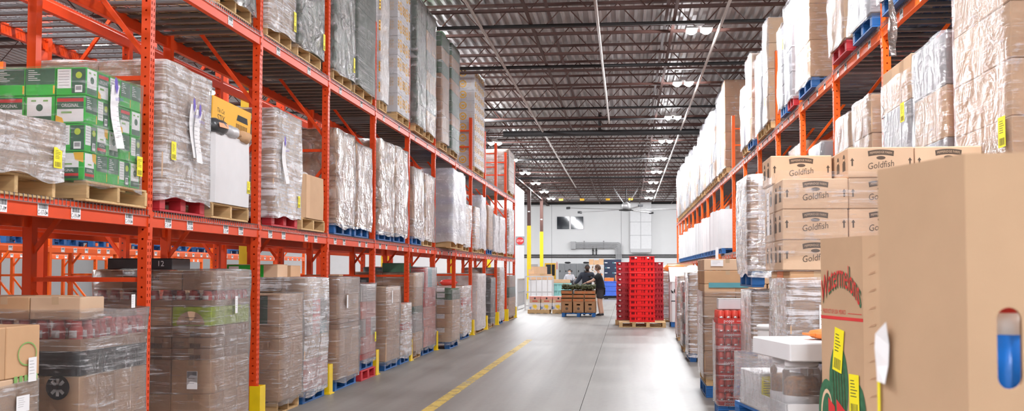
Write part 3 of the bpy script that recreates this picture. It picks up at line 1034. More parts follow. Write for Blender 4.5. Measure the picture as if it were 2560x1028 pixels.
# green snack cases
def snack_case(w_, d_, h_, flip):
    """green case with printed panels on the aisle and near faces"""
    def make():
        m = MB('green').cbox(-w_ / 2, w_ / 2, -d_ / 2, d_ / 2, 0, h_, 0.004)
        return m.mesh('carton')
    return cached(('snack', round(w_, 2), round(d_, 2), round(h_, 2)), make)
def snack_print(fw, fh, var):
    """print on one case face, local plane y-z, normal +x"""
    def make():
        m = MB('dark_green')
        e = 0.0012
        a, b = -fw / 2, fw / 2
        if var == 0:
            m.box(0, e, a + .004, b - .004, fh * .40, fh * .985)
            for k in range(6):
                m.box(e, 2 * e, a + fw * .1, a + fw * (.3 + .1 * (k % 3)), fh * (.9 - k * .07), fh * (.92 - k * .07), 'paper')
            m.box(0, e, b - fw * .07, b - .003, fh * .06, fh * .36, 'ink_yellow')
        elif var == 1:
            m.box(0, e, a + fw * .08, b - fw * .1, fh * .06, fh * .96, 'paper')
            m.box(e, 2 * e, a + fw * .08, b - fw * .1, fh * .06, fh * .22, 'dark_green')
            m.box(2 * e, 2.6 * e, a + fw * .08, b - fw * .1, fh * .20, fh * .27, 'dark_green')
            m.cyl((e, 0, fh * .58), (2 * e, 0, fh * .58), fh * .13, 16, 'dark_green')
            for k in (-1, 1):
                m.box(e, 2 * e, k * fw * .2 - fw * .08, k * fw * .2 + fw * .08, fh * .8, fh * .86, 'green_print')
        elif var == 2:
            m.box(0, e, a + fw * .06, b - fw * .06, fh * .06, fh * .95, 'paper')
            m.box(e, 2 * e, a + fw * .06, b - fw * .06, fh * .52, fh * .95, 'dark_green')
            m.box(2 * e, 3 * e, a + fw * .06, b - fw * .06, fh * .78, fh * .9, 'ink_red')
            m.text('ORIGINAL', fh * .17, (3 * e, 0, fh * .65), (0, 1, 0), (0, 0, 1), 'paper', sx=min(.85, fw / fh * .9))
            m.box(e, 2 * e, a + fw * .2, a + fw * .55, fh * .36, fh * .43, 'green_print')
            m.add([(2 * e, a + fw * .02, fh * .02), (2 * e, a + fw * .3, fh * .02), (2 * e, a + fw * .24, fh * .2), (2 * e, a + fw * .02, fh * .3)], [(0, 1, 2, 3)], 'ink_yellow')
        elif var == 3:
            m.box(0, e, a + fw * .05, a + fw * .5, fh * .25, fh * .95, 'paper')
            for k in range(6):
                m.box(e, 2 * e, a + fw * .09, a + fw * .44, fh * (.86 - k * .1), fh * (.875 - k * .1), 'ink_grey')
            m.box(0, e, a + fw * .53, b - .004, fh * .06, fh * .95)
            m.cyl((e, fw * .26, fh * .72), (2 * e, fw * .26, fh * .72), fh * .12, 14, 'lime')
            m.box(e, 2 * e, fw * .14, fw * .38, fh * .1, fh * .36, 'paper')
            m.box(2 * e, 3 * e, fw * .17, fw * .35, fh * .18, fh * .32, 'ink_grey')
        else:
            m.box(0, e, a + fw * .04, b - fw * .18, fh * .05, fh * .97, 'paper')
            m.box(e, 2 * e, a + fw * .04, b - fw * .18, fh * .05, fh * .45, 'dark_green')
            m.box(2 * e, 3 * e, a + fw * .04, b - fw * .18, fh * .14, fh * .24, 'ink_red')
            m.text('ORIGINAL', fh * .15, (3 * e, -fw * .07, fh * .35), (0, 1, 0), (0, 0, 1), 'paper', sx=min(.8, fw / fh * .8))
            m.box(e, 2 * e, a + fw * .3, a + fw * .6, fh * .55, fh * .6, 'green_print')
            m.add([(2 * e, b - fw * .02, fh * .99), (2 * e, b - fw * .36, fh * .99), (2 * e, b - fw * .3, fh * .72), (2 * e, b - fw * .02, fh * .62)], [(0, 1, 2, 3)], 'ink_yellow')
        return m.mesh('printed_panel')
    return cached(('sprint', round(fw, 2), round(fh, 2), var), make)
gy0, gy1, gz0, gz1 = 6.90, 7.74, P0, 2.955
t = thing('wrapped_pallet_load', "bright green printed snack cases under clear film, second load along " + W1, 'pallet load', (XF - 0.56, (gy0 + gy1) / 2, gz0), 0, 'loads along ' + W1)
t['_w'], t['_d'], t['_s'], t['_h'] = 1.12, gy1 - gy0, -1, gz1 - gz0
gh = (gz1 - gz0) / 4
vf = ((4, 0, 0, 3, 1), (3, 4, 1, 0, 3), (0, 3, 0, 2, 1), (1, 2, 3, 0, 0))
vn = ((4, 3, 0, 1, 2), (3, 2, 1, 4, 0), (2, 1, 2, 0, 3), (3, 0, 0, 3, 0))
for r in range(4):
    for i in range(5):
        for j in range(5):
            if not (i == 0 or j == 0 or r == 3):
                continue
            cw, cd = 1.12 / 5, (gy1 - gy0) / 5
            x = 0.56 - (i + 0.5) * cw
            y = -(gy1 - gy0) / 2 + (j + 0.5) * cd
            c = ob('carton', snack_case(cw - .005, cd - .005, gh - .003, 0), t, (x + R.uniform(-.003, .003), y, r * gh))
            if i == 0:
                ob('printed_panel', snack_print(round(cd - .008, 2), gh - .004, vf[r][j]), c, (cw / 2 - .0024, 0, 0))
            if j == 0:
                o = ob('printed_panel', snack_print(round(cw - .008, 2), gh - .004, vn[r][i]), c, (0, -cd / 2 + .0024, 0))
                o.rotation_euler = (0, 0, -math.pi / 2)
ob('stretch_wrap', film_mesh(1.13, gy1 - gy0 + .01, -0.03, gz1 - gz0 + .006, 'film_sheer', 3.3, amp=0.016), t)
place_on(t, yellow_tag(0.09, 0.15, 2), 'yellow_label', 'aisle', 0.93, 0.17, 0.025)
def slip_mesh(s):
    m = MB('paper')
    n = 6
    for k in range(n):
        a, b = -k / n * 0.46, -(k + 1) / n * 0.46
        f = lambda q: 0.01 + 0.02 * math.sin(q * 9)
        m.quad((f(a), -0.06, a), (f(b), -0.06, b), (f(b), 0.06, b), (f(a), 0.06, a))
    m.add([(0.014, -0.025, 0.02), (0.014, 0.0, -0.07), (0.014, 0.03, -0.02), (0.014, 0.02, 0.04), (0.014, -0.01, 0.06)], [(0, 1, 2, 3, 4)], 'ink_purple')
    m.text("NATION'S", 0.036, (0.033, 0, -0.105), (0, 1, 0), (0, 0, 1), 'ink_purple', sx=.75)
    for k in range(7):
        m.box(0.028, 0.031, -0.04, 0.01 + 0.005 * (k % 3), -0.16 - k * 0.035, -0.157 - k * 0.035, 'ink_grey')
    return m.mesh('packing_slip')
SLIP = slip_mesh(1)
place_on(t, SLIP, 'packing_slip', 'aisle', 0.42, 0.72, 0.03, 0.12)
lf1.append(t)
pallet('wood', XF - 0.56, (6.91 + 7.86) / 2, SH1, 'bare wooden pallet under the second load along ' + W1, 'pallets along ' + W1, W=0.97, Dp=1.18)
t = L1('tall wrapped tan cartons with two paper slips', XF, -1, 8.13, 9.10, P0, 3.25, [(1.0, 3, 2, ['tan_pale']), (1.1, 2, 2, ['tan_pale']), (1.05, 2, 2, ['tan_pale'])], film='film_bright', amp=0.018, pal='red')
place_on(t, SLIP, 'packing_slip', 'aisle', 0.53, 0.80, 0.03, 0.06)
place_on(t, SLIP, 'packing_slip', 'aisle', 0.62, 0.76, 0.045, -0.05)
place_on(t, yellow_tag(0.09, 0.15, 3), 'yellow_label', 'aisle', 0.16, 0.36, 0.025)
def small_bin(ix, look, mat, y0, y1, z1, bev, **k):
    g = gaylord('%s, %s load along %s' % (look, ORD[ix], W1), XF - 0.55, (y0 + y1) / 2, P0, 1.10, y1 - y0, z1 - P0, mat, 'loads along ' + W1, bevel=bev, seam=mat == 'tan')
    g['_w'], g['_d'], g['_s'], g['_h'] = 1.1, y1 - y0, -1, z1 - P0
    lf1.append(g)
    pallet('wood', XF - 0.56, (y0 + y1) / 2, SH1, 'bare wooden pallet under the %s load along %s' % (ORD[ix], W1), 'pallets along ' + W1, W=y1 - y0 + .02, Dp=1.14)
    return g
g4 = small_bin(4, 'white corrugated bulk bin heaped with bags', 'white_card', 9.18, 10.14, 2.815, 0.05)
place_on(g4, yellow_tag(0.08, 0.12, 4), 'yellow_label', 'aisle', 0.93, 0.20, 0.006)
t = L1('pale wrapped cartons with folded slip', XF, -1, 10.83, 11.78, P0, 3.28, [(1, 3, 3, T2_), (1, 2, 2, ['tan_pale']), (1, 2, 2, T2_)], film='film_bright', amp=0.02, pal='red')
place_on(t, SLIP, 'packing_slip', 'aisle', 0.22, 0.78, 0.04, 0.15)
place_on(t, yellow_tag(0.08, 0.13, 5), 'yellow_label', 'aisle', 0.85, 0.16, 0.025)
g6 = small_bin(6, 'tan corrugated bulk bin heaped with bags', 'tan', 11.84, 12.80, 2.68, 0.12)
LONG = dict(film='film_shiny', amp=0.028)
L1('tan cartons in shiny crinkled film, taller one', XF, -1, 13.25, 14.18, P0, 3.39, [(1, 2, 2, ['tan']), (1, 2, 1, ['tan']), (1, 2, 2, ['tan']), (1, 2, 1, ['tan'])], pal='blue', **LONG)
L1('tan cartons in shiny film, one side bulging', XF, -1, 14.27, 15.14, P0, 3.33, [(1, 2, 2, ['tan']), (1, 2, 2, ['tan']), (1, 2, 1, ['tan']), (1, 2, 1, ['tan'])], pal='blue', **LONG)
L1('tan cartons under loose glossy film', XF, -1, 15.66, 16.64, P0, 3.56, [(1, 2, 2, ['tan']), (1, 2, 2, ['tan']), (1, 2, 2, ['tan'])], pal='blue', **LONG)
L1('tan cartons in loose film, wider foot', XF, -1, 16.72, 17.72, P0, 3.58, [(1, 2, 2, ['tan']), (1, 2, 1, ['tan']), (1, 2, 2, ['tan'])], pal='blue', **LONG)
L1('brown and tan cartons in shiny film', XF, -1, 18.20, 19.14, P0, 3.39, [(1, 2, 2, ['brown']), (1, 2, 2, ['tan']), (1, 2, 1, ['tan']), (1, 2, 2, ['brown'])], pal='blue', **LONG)
L1('crinkle-wrapped tan cartons', XF, -1, 19.28, 20.22, P0, 3.36, [(1, 2, 2, ['tan']), (1, 2, 2, ['tan']), (1, 2, 1, ['tan'])], pal='wood', **LONG)
L1('white and blue boxes under milky film', -3.50, -1, 21.05, 22.75, P0, 3.63, [(0.55, 3, 3, ['off_white']), (0.45, 3, 3, ['blue_card'])] * 5, pal='wood', film='film_milky', amp=.05, below=0.03)
L1('stooped tan cartons in torn film', XF, -1, 24.05, 25.05, P0, 3.12, [(1, 2, 2, ['tan'])] * 3, pal='wood', film='film_bright', amp=.04)
L1('tan cartons in ragged bright film', XF, -1, 25.75, 26.6, P0, 3.16, [(1, 2, 2, ['tan'])] * 4, pal='wood', film='film_bright', amp=.04)
L1('blue banded white boxes in milky film', XF, -1, 26.78, 27.8, P0, 3.5, [(0.5, 3, 3, ['off_white']), (0.5, 3, 3, ['blue_card'])] * 4, pal='wood', film='film_milky', amp=.04)
L1('tan cartons with black and white labels', XF, -1, 28.35, 29.35, P0, 3.35, [(1, 2, 2, ['tan'])] * 4, pal='blue', film='film_clear', near_labels=(.16, .12))
L1('white looking load in ragged film', XF, -1, 29.5, 30.5, P0, 3.16, [(1, 2, 2, ['off_white'])] * 3, pal='wood', film='film_milky', amp=.05)
L1('white looking load in lumpy film', XF, -1, 30.8, 32.3, P0, 3.18, [(1, 2, 2, ['off_white'])] * 3, pal='wood', film='film_milky', amp=.05)
L1('tall brown cartons in clear film', XF, -1, 33.32, 34.9, P0, 3.58, [(1, 3, 2, ['brown'])] * 6, pal='wood', film='film_bright', amp=.03)

# ------------------------------------------------------------------ C rack, upper shelf
P1 = SH2 + PAL_H + 0.001
W2 = "the C rack's upper shelf"
lf2 = []
def L2(*a, **k):
    lf2.append(shelf_load(len(lf2) + 1, W2, *a, **k))
    return lf2[-1]
GR = ['grey_green']
SH = dict(film='film_shiny', amp=0.02)
L2('grey-green cases in shiny film', XF, -1, 9.30, 10.22, P1, 6.1, [(1, 3, 2, GR)] * 5, pal='wood', **SH)
t = L2('pale tan cartons in glossy film', XF, -1, 10.62, 11.5, P1, 6.15, [(1, 2, 2, ['tan_pale'])] * 4, pal='wood', film='film_bright', amp=.02)
place_on(t, yellow_tag(0.08, 0.22, 6), 'yellow_label', 'aisle', 0.92, 0.18, 0.025)
t = L2('dark green cases with white corner labels', XF, -1, 11.66, 12.66, P1, 6.3, [(1, 3, 2, ['grey_green'])] * 6, pal='wood', near_labels=(.1, .07), **SH)
place_on(t, yellow_tag(0.08, 0.2, 7), 'yellow_label', 'aisle', 0.92, 0.2, 0.025)
t = L2('green-grey cases in rippled film', XF, -1, 13.15, 14.13, P1, 6.3, [(1, 3, 2, GR)] * 6, pal='wood', near_labels=(.1, .07), **SH)
place_on(t, yellow_tag(0.08, 0.2, 7), 'yellow_label', 'aisle', 0.9, 0.2, 0.025)
L2('dark green cases with small white squares', XF, -1, 14.22, 15.32, P1, 6.35, [(1, 3, 2, ['grey_green', 'grey_green'])] * 6, pal='wood', near_labels=(.1, .07), film='film_clear', amp=.02)
LOGO = []
def logo_box(w_, d_, h_):
    def make():
        return MB('white_card').cbox(-w_ / 2, w_ / 2, -d_ / 2, d_ / 2, 0, h_, .005).mesh('carton')
    return cached(('logo', round(w_, 2), round(d_, 2), round(h_, 2)), make)
def logo_print(fw, fh):
    def make():
        m = MB('ink_yellow')
        n = 22
        r0, r1 = fh * .24, fh * .35
        c = (-fw * .04, fh * .60)
        V, F = [], []
        for k in range(n):
            a = 2 * math.pi * k / n
            V += [(0.001, c[0] + r0 * math.cos(a), c[1] + r0 * math.sin(a)), (0.001, c[0] + r1 * math.cos(a), c[1] + r1 * math.sin(a))]
            q = (k + 1) % n
            F.append((2 * k, 2 * k + 1, 2 * q + 1, 2 * q))
        m.add(V, F)
        m.add([(0.001, c[0] - r0 * .7, c[1] - r0 * .1), (0.001, c[0] - r0 * .3, c[1] - r0 * .6), (0.001, c[0] + r0 * .3, c[1] - r0 * .6), (0.001, c[0] + r0 * .7, c[1] - r0 * .1), (0.001, c[0] + r0 * .5, c[1] + r0 * .5), (0.001, c[0], c[1] + r0 * .15), (0.001, c[0] - r0 * .5, c[1] + r0 * .5)], [(0, 1, 2, 3, 4, 5, 6)])
        for s in (-1, 1):
            for q in range(3):
                z = c[1] + (q - 1) * fh * .17
                yy = c[0] + s * (r1 + fw * .10)
                for e in (0.0, fw * .07):
                    a = yy + s * e
                    m.bar((0.001, a, z - fh * .07), (0.001, a + s * fh * .07, z), .014, .001)
                    m.bar((0.001, a, z + fh * .07), (0.001, a + s * fh * .07, z), .014, .001)
        for q in range(2):
            m.box(0, 0.001, -fw * .2, fw * .15, fh * (.17 - q * .06), fh * (.185 - q * .06), 'ink_grey')
        return m.mesh('emblem')
    return cached(('emblem', round(fw, 2), round(fh, 2)), make)
def emblem_load(ix, look, y0, y1, n, hh, film, nx=2, ny=2):
    t = thing('wrapped_pallet_load', '%s, %s load along %s' % (look, ORD[ix], W2), 'pallet load', (XF - 0.56, (y0 + y1) / 2, P1), 0, 'loads along ' + W2)
    t['_w'], t['_d'], t['_s'], t['_h'] = 1.12, y1 - y0, -1, n * hh
    cw, cd = 1.12 / nx, (y1 - y0) / ny
    for r in range(n):
        for i in range(nx):
            for j in range(ny):
                if not (i == 0 or j == 0 or r == n - 1):
                    continue
                c = ob('carton', logo_box(cw - .006, cd - .006, hh - .003), t, (0.56 - (i + .5) * cw + R.uniform(-.004, .004), -(y1 - y0) / 2 + (j + .5) * cd, r * hh))
                if j == 0:
                    o = ob('emblem', logo_print(cw - .006, hh), c, (0, -cd / 2 + .0018, 0))
                    o.rotation_euler = (0, 0, -math.pi / 2)
                if i == 0:
                    ob('emblem', logo_print(cd - .006, hh), c, (cw / 2 - .0022, 0, 0))
    ob('stretch_wrap', film_mesh(1.13, y1 - y0 + .01, -.03, n * hh + .006, film, ix * 1.7, amp=.02), t)
    lf2.append(t)
    pallet('wood', XF - 0.56, (y0 + y1) / 2, SH2, 'bare wooden pallet under the %s load along %s' % (ORD[ix], W2), 'pallets along ' + W2, W=y1 - y0 + .04, Dp=1.14)
    return t
emblem_load(6, 'white boxes with veiled orange emblems', 15.66, 16.16, 7, 0.315, 'film_milky')
emblem_load(7, 'white boxes with clear orange round emblems', 16.90, 17.86, 7, 0.315, 'film_sheer')
L2('silver-looking film over grey-green cases', XF + 0.06, -1, 18.17, 19.0, P1, 6.42, [(1, 3, 2, GR)] * 6, pal='wood', **SH)
L2('shiny wrapped cases with a green strip', XF + 0.06, -1, 19.10, 20.02, P1, 6.42, [(1, 3, 2, ['brown', 'grey_green'])] * 6, pal='wood', **SH)
L2('brown and green cases with white end labels', XF + 0.05, -1, 20.72, 21.60, P1, 6.36, [(1, 2, 2, [m_]) for m_ in ('brown', 'brown', 'brown', 'brown', 'brown', 'bottle_green', 'brown', 'bottle_green')], pal='wood', near_labels=(.17, .07), film='film_clear', amp=.02)
L2('alternating green and brown labelled cases', XF + 0.05, -1, 21.95, 22.98, P1, 6.40, [(1, 2, 2, [m_]) for m_ in ('bottle_green', 'bottle_green', 'brown', 'bottle_green', 'bottle_green', 'brown', 'bottle_green', 'brown', 'bottle_green')], pal='wood', near_labels=(.17, .07), film='film_clear', amp=.02)
emblem_load(12, 'tall white boxes with orange round emblems', 25.75, 27.5, 9, 0.27, 'film_sheer', nx=2, ny=3)
L2('many thin layers of brown cartons', XF, -1, 33.32, 35.0, P1, 5.45, [(1, 3, 3, ['brown'])] * 8, pal='wood', film='film_clear')

# ------------------------------------------------------------------ on the floor under the C rack
W0 = "the C rack's floor row"
lf0 = []
XG = -3.70
FP = PAL_H + 0.001
def L0(*a, **k):
    lf0.append(shelf_load(len(lf0) + 1, W0, *a, **k))
    return lf0[-1]
t = L0('kraft cartons with a green oval print', XG, -1, 5.62, 6.36, FP, 1.20, [(1.0, 2, 2, ['tan_pale']), (1.1, 3, 3, ['tan_pale']), (0.9, 2, 2, ['kraft'])], film='film_clear', filmz=(0, 0.68), amp=.012)
m = MB('green_print')
for k in range(20):
    a, b = 2 * math.pi * k / 20, 2 * math.pi * (k + 1) / 20
    m.bar((0, .10 * math.cos(a), .07 * math.sin(a)), (0, .10 * math.cos(b), .07 * math.sin(b)), .008, .001, up=(1, 0, 0))
for k in range(5):
    m.box(0, .001, -.14 + k * .055, -.105 + k * .055, -.17, -.13)
place_on(t, m.mesh('printed_oval'), 'printed_oval', 'aisle', 0.80, 0.88, 0.004)
place_on(t, white_tag(0.09, 0.15, 3), 'shipping_label', 'aisle', 0.86, 0.78, 0.012)
place_on(t, white_tag(0.14, 0.10, 4), 'shipping_label', 'aisle', 0.72, 0.58, 0.016)
t = L0('red jars over black-marked cartons', XG, -1, 6.86, 7.86, FP, 1.36, [(1.5, 2, 4, ['tan_pale']), (1.5, 2, 4, ['tan']), (0.75, 2, 3, ['black_card']), (0.95, 3, 3, ['jar_red'], 'jars'), (0.7, 3, 3, ['tan_pale', 'kraft'], 'skip')], film='film_clear', amp=.03, filmz=(0, 0.93))
m = MB('ink').cyl((0, 0, 0), (.001, 0, 0), .085, 20)
for k in range(4):
    a = math.pi * k / 4
    m.bar((.002, .06 * math.cos(a), .06 * math.sin(a)), (.002, -.06 * math.cos(a), -.06 * math.sin(a)), .022, .001, 'paper', up=(1, 0, 0))
m.box(.0025, .003, -.07, .07, -.013, .013, 'ink')
place_on(t, m.mesh('round_mark'), 'round_mark', 'near', 0.14, 0.60, 0.004)
place_on(t, white_tag(0.11, 0.15, 5), 'shipping_label', 'near', 0.12, 0.27, 0.012)
place_on(t, white_tag(0.06, 0.10, 6), 'shipping_label', 'aisle', 0.70, 1.17, 0.03)
t = L0('lime green box among tan cartons', XG, -1, 9.14, 10.10, FP, 1.545, [(1.25, 3, 3, ['tan']), (1.3, 3, 3, ['brown', 'tan']), (0.42, 3, 3, ['brown']), (0.42, 3, 3, ['brown']), (0.42, 3, 3, ['brown']), (0.75, 3, 3, lambda i, j: 'lime' if i == 0 else 'tan'), (0.62, 3, 3, ['jar_red'], 'jars'), (0.75, 4, 3, ['tan', 'brown'])], film='film_clear', amp=.022)
m = MB('tan_pale')
n = 16
m.add([(0.001, 0, 0)] + [(0.001, .13 * math.cos(math.pi * k / n), .12 * math.sin(math.pi * k / n)) for k in range(n + 1)], [(0, k + 1, k + 2) for k in range(n)])
m.text('Organic', .035, (.002, 0, .03), (0, 1, 0), (0, 0, 1), 'ink_brown', shear=.3)
m.box(.0015, .002, -.05, .05, .06, .065, 'ink_brown')
place_on(t, m.mesh('printed_arch'), 'printed_arch', 'near', 0.17, 0.915, 0.012)
place_on(t, white_tag(0.10, 0.16, 7), 'shipping_label', 'near', 0.15, 0.42, 0.012)
m = MB('ink_grey').box(0, .001, -.045, .045, 0, .055)
place_on(t, m.mesh('shipping_label'), 'shipping_label', 'near', 0.15, 0.44, 0.0145)
place_on(t, white_tag(0.06, 0.16, 8), 'shipping_label', 'aisle', 0.55, 1.08, 0.03)
for q, (u, z) in enumerate(((.20, .63), (.20, .73), (.20, .83), (.52, .63), (.52, .73), (.86, .73))):
    m = MB('ink_brown')
    for k in range(4):
        m.box(0, .001, -.13, -.03 - .02 * (k % 3), .025 - k * .013, .028 - k * .013)
    for k in range(9):
        m.box(0, .001, .03 + k * .011, .036 + k * .011, -.02, .012)
    m.box(0, .001, .025, .132, .014, .016).box(0, .001, .025, .132, -.024, -.022)
    place_on(t, m.mesh('printed_block'), 'printed_block', 'near', u, z, .006)
L0('narrow boxed cartons with a dark green band', XG, -1, 11.02, 11.84, FP, 1.29, [(1.1, 2, 2, ['tan']), (1.1, 2, 2, ['tan']), (0.45, 2, 2, ['tan']), (1.1, 2, 1, ['tan'])], film='film_clear', amp=.025, pal='wood')
m = MB('dark_green').box(0, .001, -.09, .09, -.15, .15)
place_on(lf0[-1], m.mesh('printed_band'), 'printed_band', 'near', .2, .98, .008)
L0('tan, orange and teal boxes in loose film', XG, -1, 11.92, 12.86, FP, 1.46, [(1.2, 3, 3, ['pink_card', 'off_white']), (0.9, 3, 3, ['off_white', 'tan_pale']), (0.5, 3, 3, ['teal_card', 'pink_card', 'off_white']), (0.9, 3, 3, ['tan_pale', 'black_card', 'red_card']), (0.8, 2, 3, ['tan_pale'])], film='film_bright', amp=.03, pal='blue')
t = L0('tall tan cartons with red topped boxes', XG, -1, 13.28, 14.40, FP, 1.46, [(1.15, 2, 2, ['tan']), (1.3, 2, 3, ['tan']), (0.25, 2, 2, ['brown']), (0.25, 2, 2, ['brown']), (1.2, 2, 2, ['tan', 'tan_pale']), (0.8, 3, 3, ['red_card', 'brown'])], film='film_clear', amp=.025, pal='blue')
place_on(t, white_tag(0.07, 0.17, 9), 'shipping_label', 'aisle', 0.35, 1.0, 0.03)
t = L0('red and white printed retail cases', XG, -1, 14.55, 15.38, 2 * FP, 1.36, [(0.35, 2, 2, ['red_card']), (1, 3, 3, ['off_white', 'pink_card']), (1, 3, 3, ['off_white', 'red_card', 'off_white']), (1, 3, 3, ['off_white', 'pink_card']), (1, 3, 3, ['off_white', 'red_card'])], film='film_clear', amp=.02, pal='blue')
place_on(t, yellow_tag(0.08, 0.14, 8), 'yellow_label', 'aisle', 0.85, 0.30, 0.03)
pallet('red', XG - 0.55, 14.965, 0, 'red painted pallet stacked under the blue one of the red and white retail cases', None, W=0.90, Dp=1.14)
t = L0('smooth wrapped tan cartons', XG, -1, 16.08, 17.05, FP, 1.30, [(1.4, 2, 2, ['tan']), (1.7, 2, 3, ['tan']), (0.9, 2, 2, ['tan_pale'])], film='film_clear', amp=.03, pal='blue')
place_on(t, white_tag(0.06, 0.2, 9), 'shipping_label', 'aisle', 0.3, 1.0, 0.03)
L0('low cartons with a red stripe', XG, -1, 17.20, 18.0, FP, 1.0, [(1, 2, 2, ['tan_pale']), (0.3, 3, 3, ['red_card']), (0.8, 2, 2, ['tan_pale'])], film='film_bright', amp=.03, pal='blue')
L0('mixed tan, pink and dark boxes', XG, -1, 18.22, 19.02, FP, 1.52, [(1, 2, 2, ['tan_pale']), (1, 2, 2, ['tan_pale', 'off_white']), (0.4, 3, 3, ['dark_green', 'tan']), (1, 2, 2, ['pink_card', 'tan']), (0.8, 2, 2, ['tan_pale'])], film='film_clear', amp=.03, pal='wood')
L0('tan and bright red printed boxes', XG, -1, 19.14, 20.34, FP, 1.62, [(1, 3, 3, ['pink_card', 'tan']), (1, 3, 3, ['tan', 'pink_card']), (1, 3, 3, ['red_card', 'tan']), (1, 3, 3, ['red_card', 'off_white', 'teal_card'])], film='film_clear', amp=.03, pal='blue')
t = L0('two dark green cases on wide brown cartons', -3.48, -1, 20.85, 21.95, FP, 1.205, [(1.05, 2, 2, ['tan_pale']), (1, 2, 2, ['tan']), (1, 2, 2, ['tan']), (0.42, 2, 2, ['bottle_green']), (0.42, 2, 2, ['bottle_green'])], film='film_clear', amp=.03, pal='blue', near_labels=(.16, .09), filmz=(0, 0.98))
L0('patchy wrapped tan cartons', XG, -1, 23.72, 25.0, FP, 1.21, [(1.2, 2, 2, ['tan']), (0.7, 2, 2, ['brown', 'tan']), (0.6, 3, 2, ['red_card', 'tan']), (0.8, 2, 2, ['tan_pale'])], film='film_bright', amp=.04, pal='blue')
L0('tall pale block in milky film', XG, -1, 26.05, 27.65, FP, 1.49, [(1, 2, 2, ['tan_pale'])] * 4, film='film_milky', amp=.03, pal='wood')
L0('stack of flat black crates', XG, -1, 28.65, 29.65, FP, 1.38, [(1, 2, 2, ['black_card'])] * 9, film='film_clear', amp=.02, pal='wood')
L0('pale cartons in milky film', XG, -1, 30.76, 31.9, FP, 1.66, [(1, 2, 2, ['tan_pale'])] * 5, film='film_bright', amp=.03, pal='blue')
L0('brown cartons with one dark green', XG, -1, 33.32, 35.1, FP, 1.42, [(1, 2, 2, ['tan']), (0.6, 2, 2, ['tan']), (0.9, 2, 2, ['bottle_green', 'tan']), (1, 2, 2, ['brown'])], film='film_clear', amp=.03, pal='wood')

# ------------------------------------------------------------------ things lying on the C rack loads
def carton(label, x, y, z, w_, d_, h_, mat, rz=0.0, group=None, name='carton'):
    t = thing(name, label, 'box', (x, y, z), rz, group)
    ob('box_body', carton_mesh(w_, d_, h_, mat), t)
    fl = MB(mat).box(-w_ / 2, w_ / 2, -d_ / 2, -0.002, h_, h_ + 0.004).box(-w_ / 2, w_ / 2, 0.002, d_ / 2, h_, h_ + 0.004)
    ob('top_flap', fl.mesh('top_flap'), t)
    return t

def bag(label, x, y, z, a, b, c, mat, rz=0.0, seed=1, stripe=None):
    """plump sealed bag: pillow body with a crimped seam at both ends"""
    t = thing('bag', label, 'bag', (x, y, z), rz)
    m = MB(mat)
    nu, nv = 16, 9
    V = []
    for iv in range(nv + 1):
        v = iv / nv * 2 - 1
        rr = math.sqrt(max(0.02, 1 - v ** 4 * 0.97))
        for iu in range(nu):
            u = 2 * math.pi * iu / nu
            cx, cz = math.cos(u), math.sin(u)
            k = 1 + 0.16 * noise.noise((cx * 1.6 + seed * 7, cz * 1.6, v * 2.2))
            V.append((v * a, math.copysign(abs(cx) ** 0.7, cx) * b * rr * k, c + math.copysign(abs(cz) ** 0.8, cz) * c * rr * k))
    F = []
    for iv in range(nv):
        F += [(iv * nu + k, iv * nu + (k + 1) % nu, (iv + 1) * nu + (k + 1) % nu, (iv + 1) * nu + k) for k in range(nu)]
    F += [tuple(range(nu))[::-1], tuple(range(nv * nu, (nv + 1) * nu))]
    m.add(V, F)
    ob('bag_body', m.mesh('bag_body', True), t)
    s = MB(mat)
    for e in (-1, 1):
        s.box(e * a - 0.015, e * a + 0.015, -b * 0.55, b * 0.55, c - 0.006, c + 0.006)
    ob('crimped_seam', s.mesh('crimped_seam'), t)
    if stripe:
        p = MB(stripe)
        q = [(-.45, -.98), (.45, -.98)]
        p.add([(-a * .5, -b * 1.10, c * .75), (a * .5, -b * 1.10, c * .75), (a * .5, -b * 1.02, c * 1.35), (-a * .5, -b * 1.02, c * 1.35)], [(0, 1, 2, 3)])
        ob('printed_panel', p.mesh('printed_panel'), t)
    return t

t = thing('carton', 'yellow carton printed STIX lying on the bags in the white bin', 'box', (-3.99, 9.83, 2.90), 0)
m = MB('carton_yellow').cbox(-.2, .2, -.36, .36, 0, .26, .005)
ob('box_body', m.mesh('box_body'), t)
m = MB('ink')
m.text('STIX', .085, (.201, -.20, .07), (0, 1, 0), (0, 0, 1), 'ink', sx=.8)
m.text('Tiki Cat', .06, (.201, -.21, .14), (0, 1, 0), (0, 0, 1), 'ink_brown', sx=.7, shear=.2)
m.add([(.201, .08, .12), (.201, .30, .12), (.201, .28, .18), (.201, .10, .18)], [(0, 1, 2, 3)], 'ink')
for k in range(10):
    m.box(.2, .2012, .08 + k * .022, .09 + k * .022, .03, .09, 'ink')
stuff(ob('lettering', m.mesh('lettering'), t))
t.rotation_euler = (-0.10, 0, -0.16)
bag('black bag with orange label, tilted on the white bin', -3.77, 9.30, 2.80, .17, .10, .07, 'bag_dark', 1.45, 1, 'bag_orange')
bag('grey shiny bag lying at the front of the white bin', -3.77, 9.62, 2.80, .16, .10, .06, 'bag_grey', 1.6, 2)
bag('kraft paper bag slumped at the far corner of the white bin', -3.77, 9.95, 2.79, .15, .11, .06, 'kraft', 1.7, 3)
bag('blue and silver bag wedged behind the paper bag', -4.0, 10.02, 2.77, .16, .10, .07, 'bottle_blue', 1.2, 4)
bag('crumpled grey bag under the yellow carton', -4.2, 9.45, 2.80, .20, .14, .06, 'bag_grey', 1.3, 5)
bag('pale plastic bag on top of the tan bin', -3.95, 12.0, 2.655, .20, .13, .07, 'bag_clear', 1.5, 6)
bag('orange-ended bag on top of the tan bin', -4.15, 11.98, 2.72, .16, .12, .09, 'bag_orange', 1.4, 7)
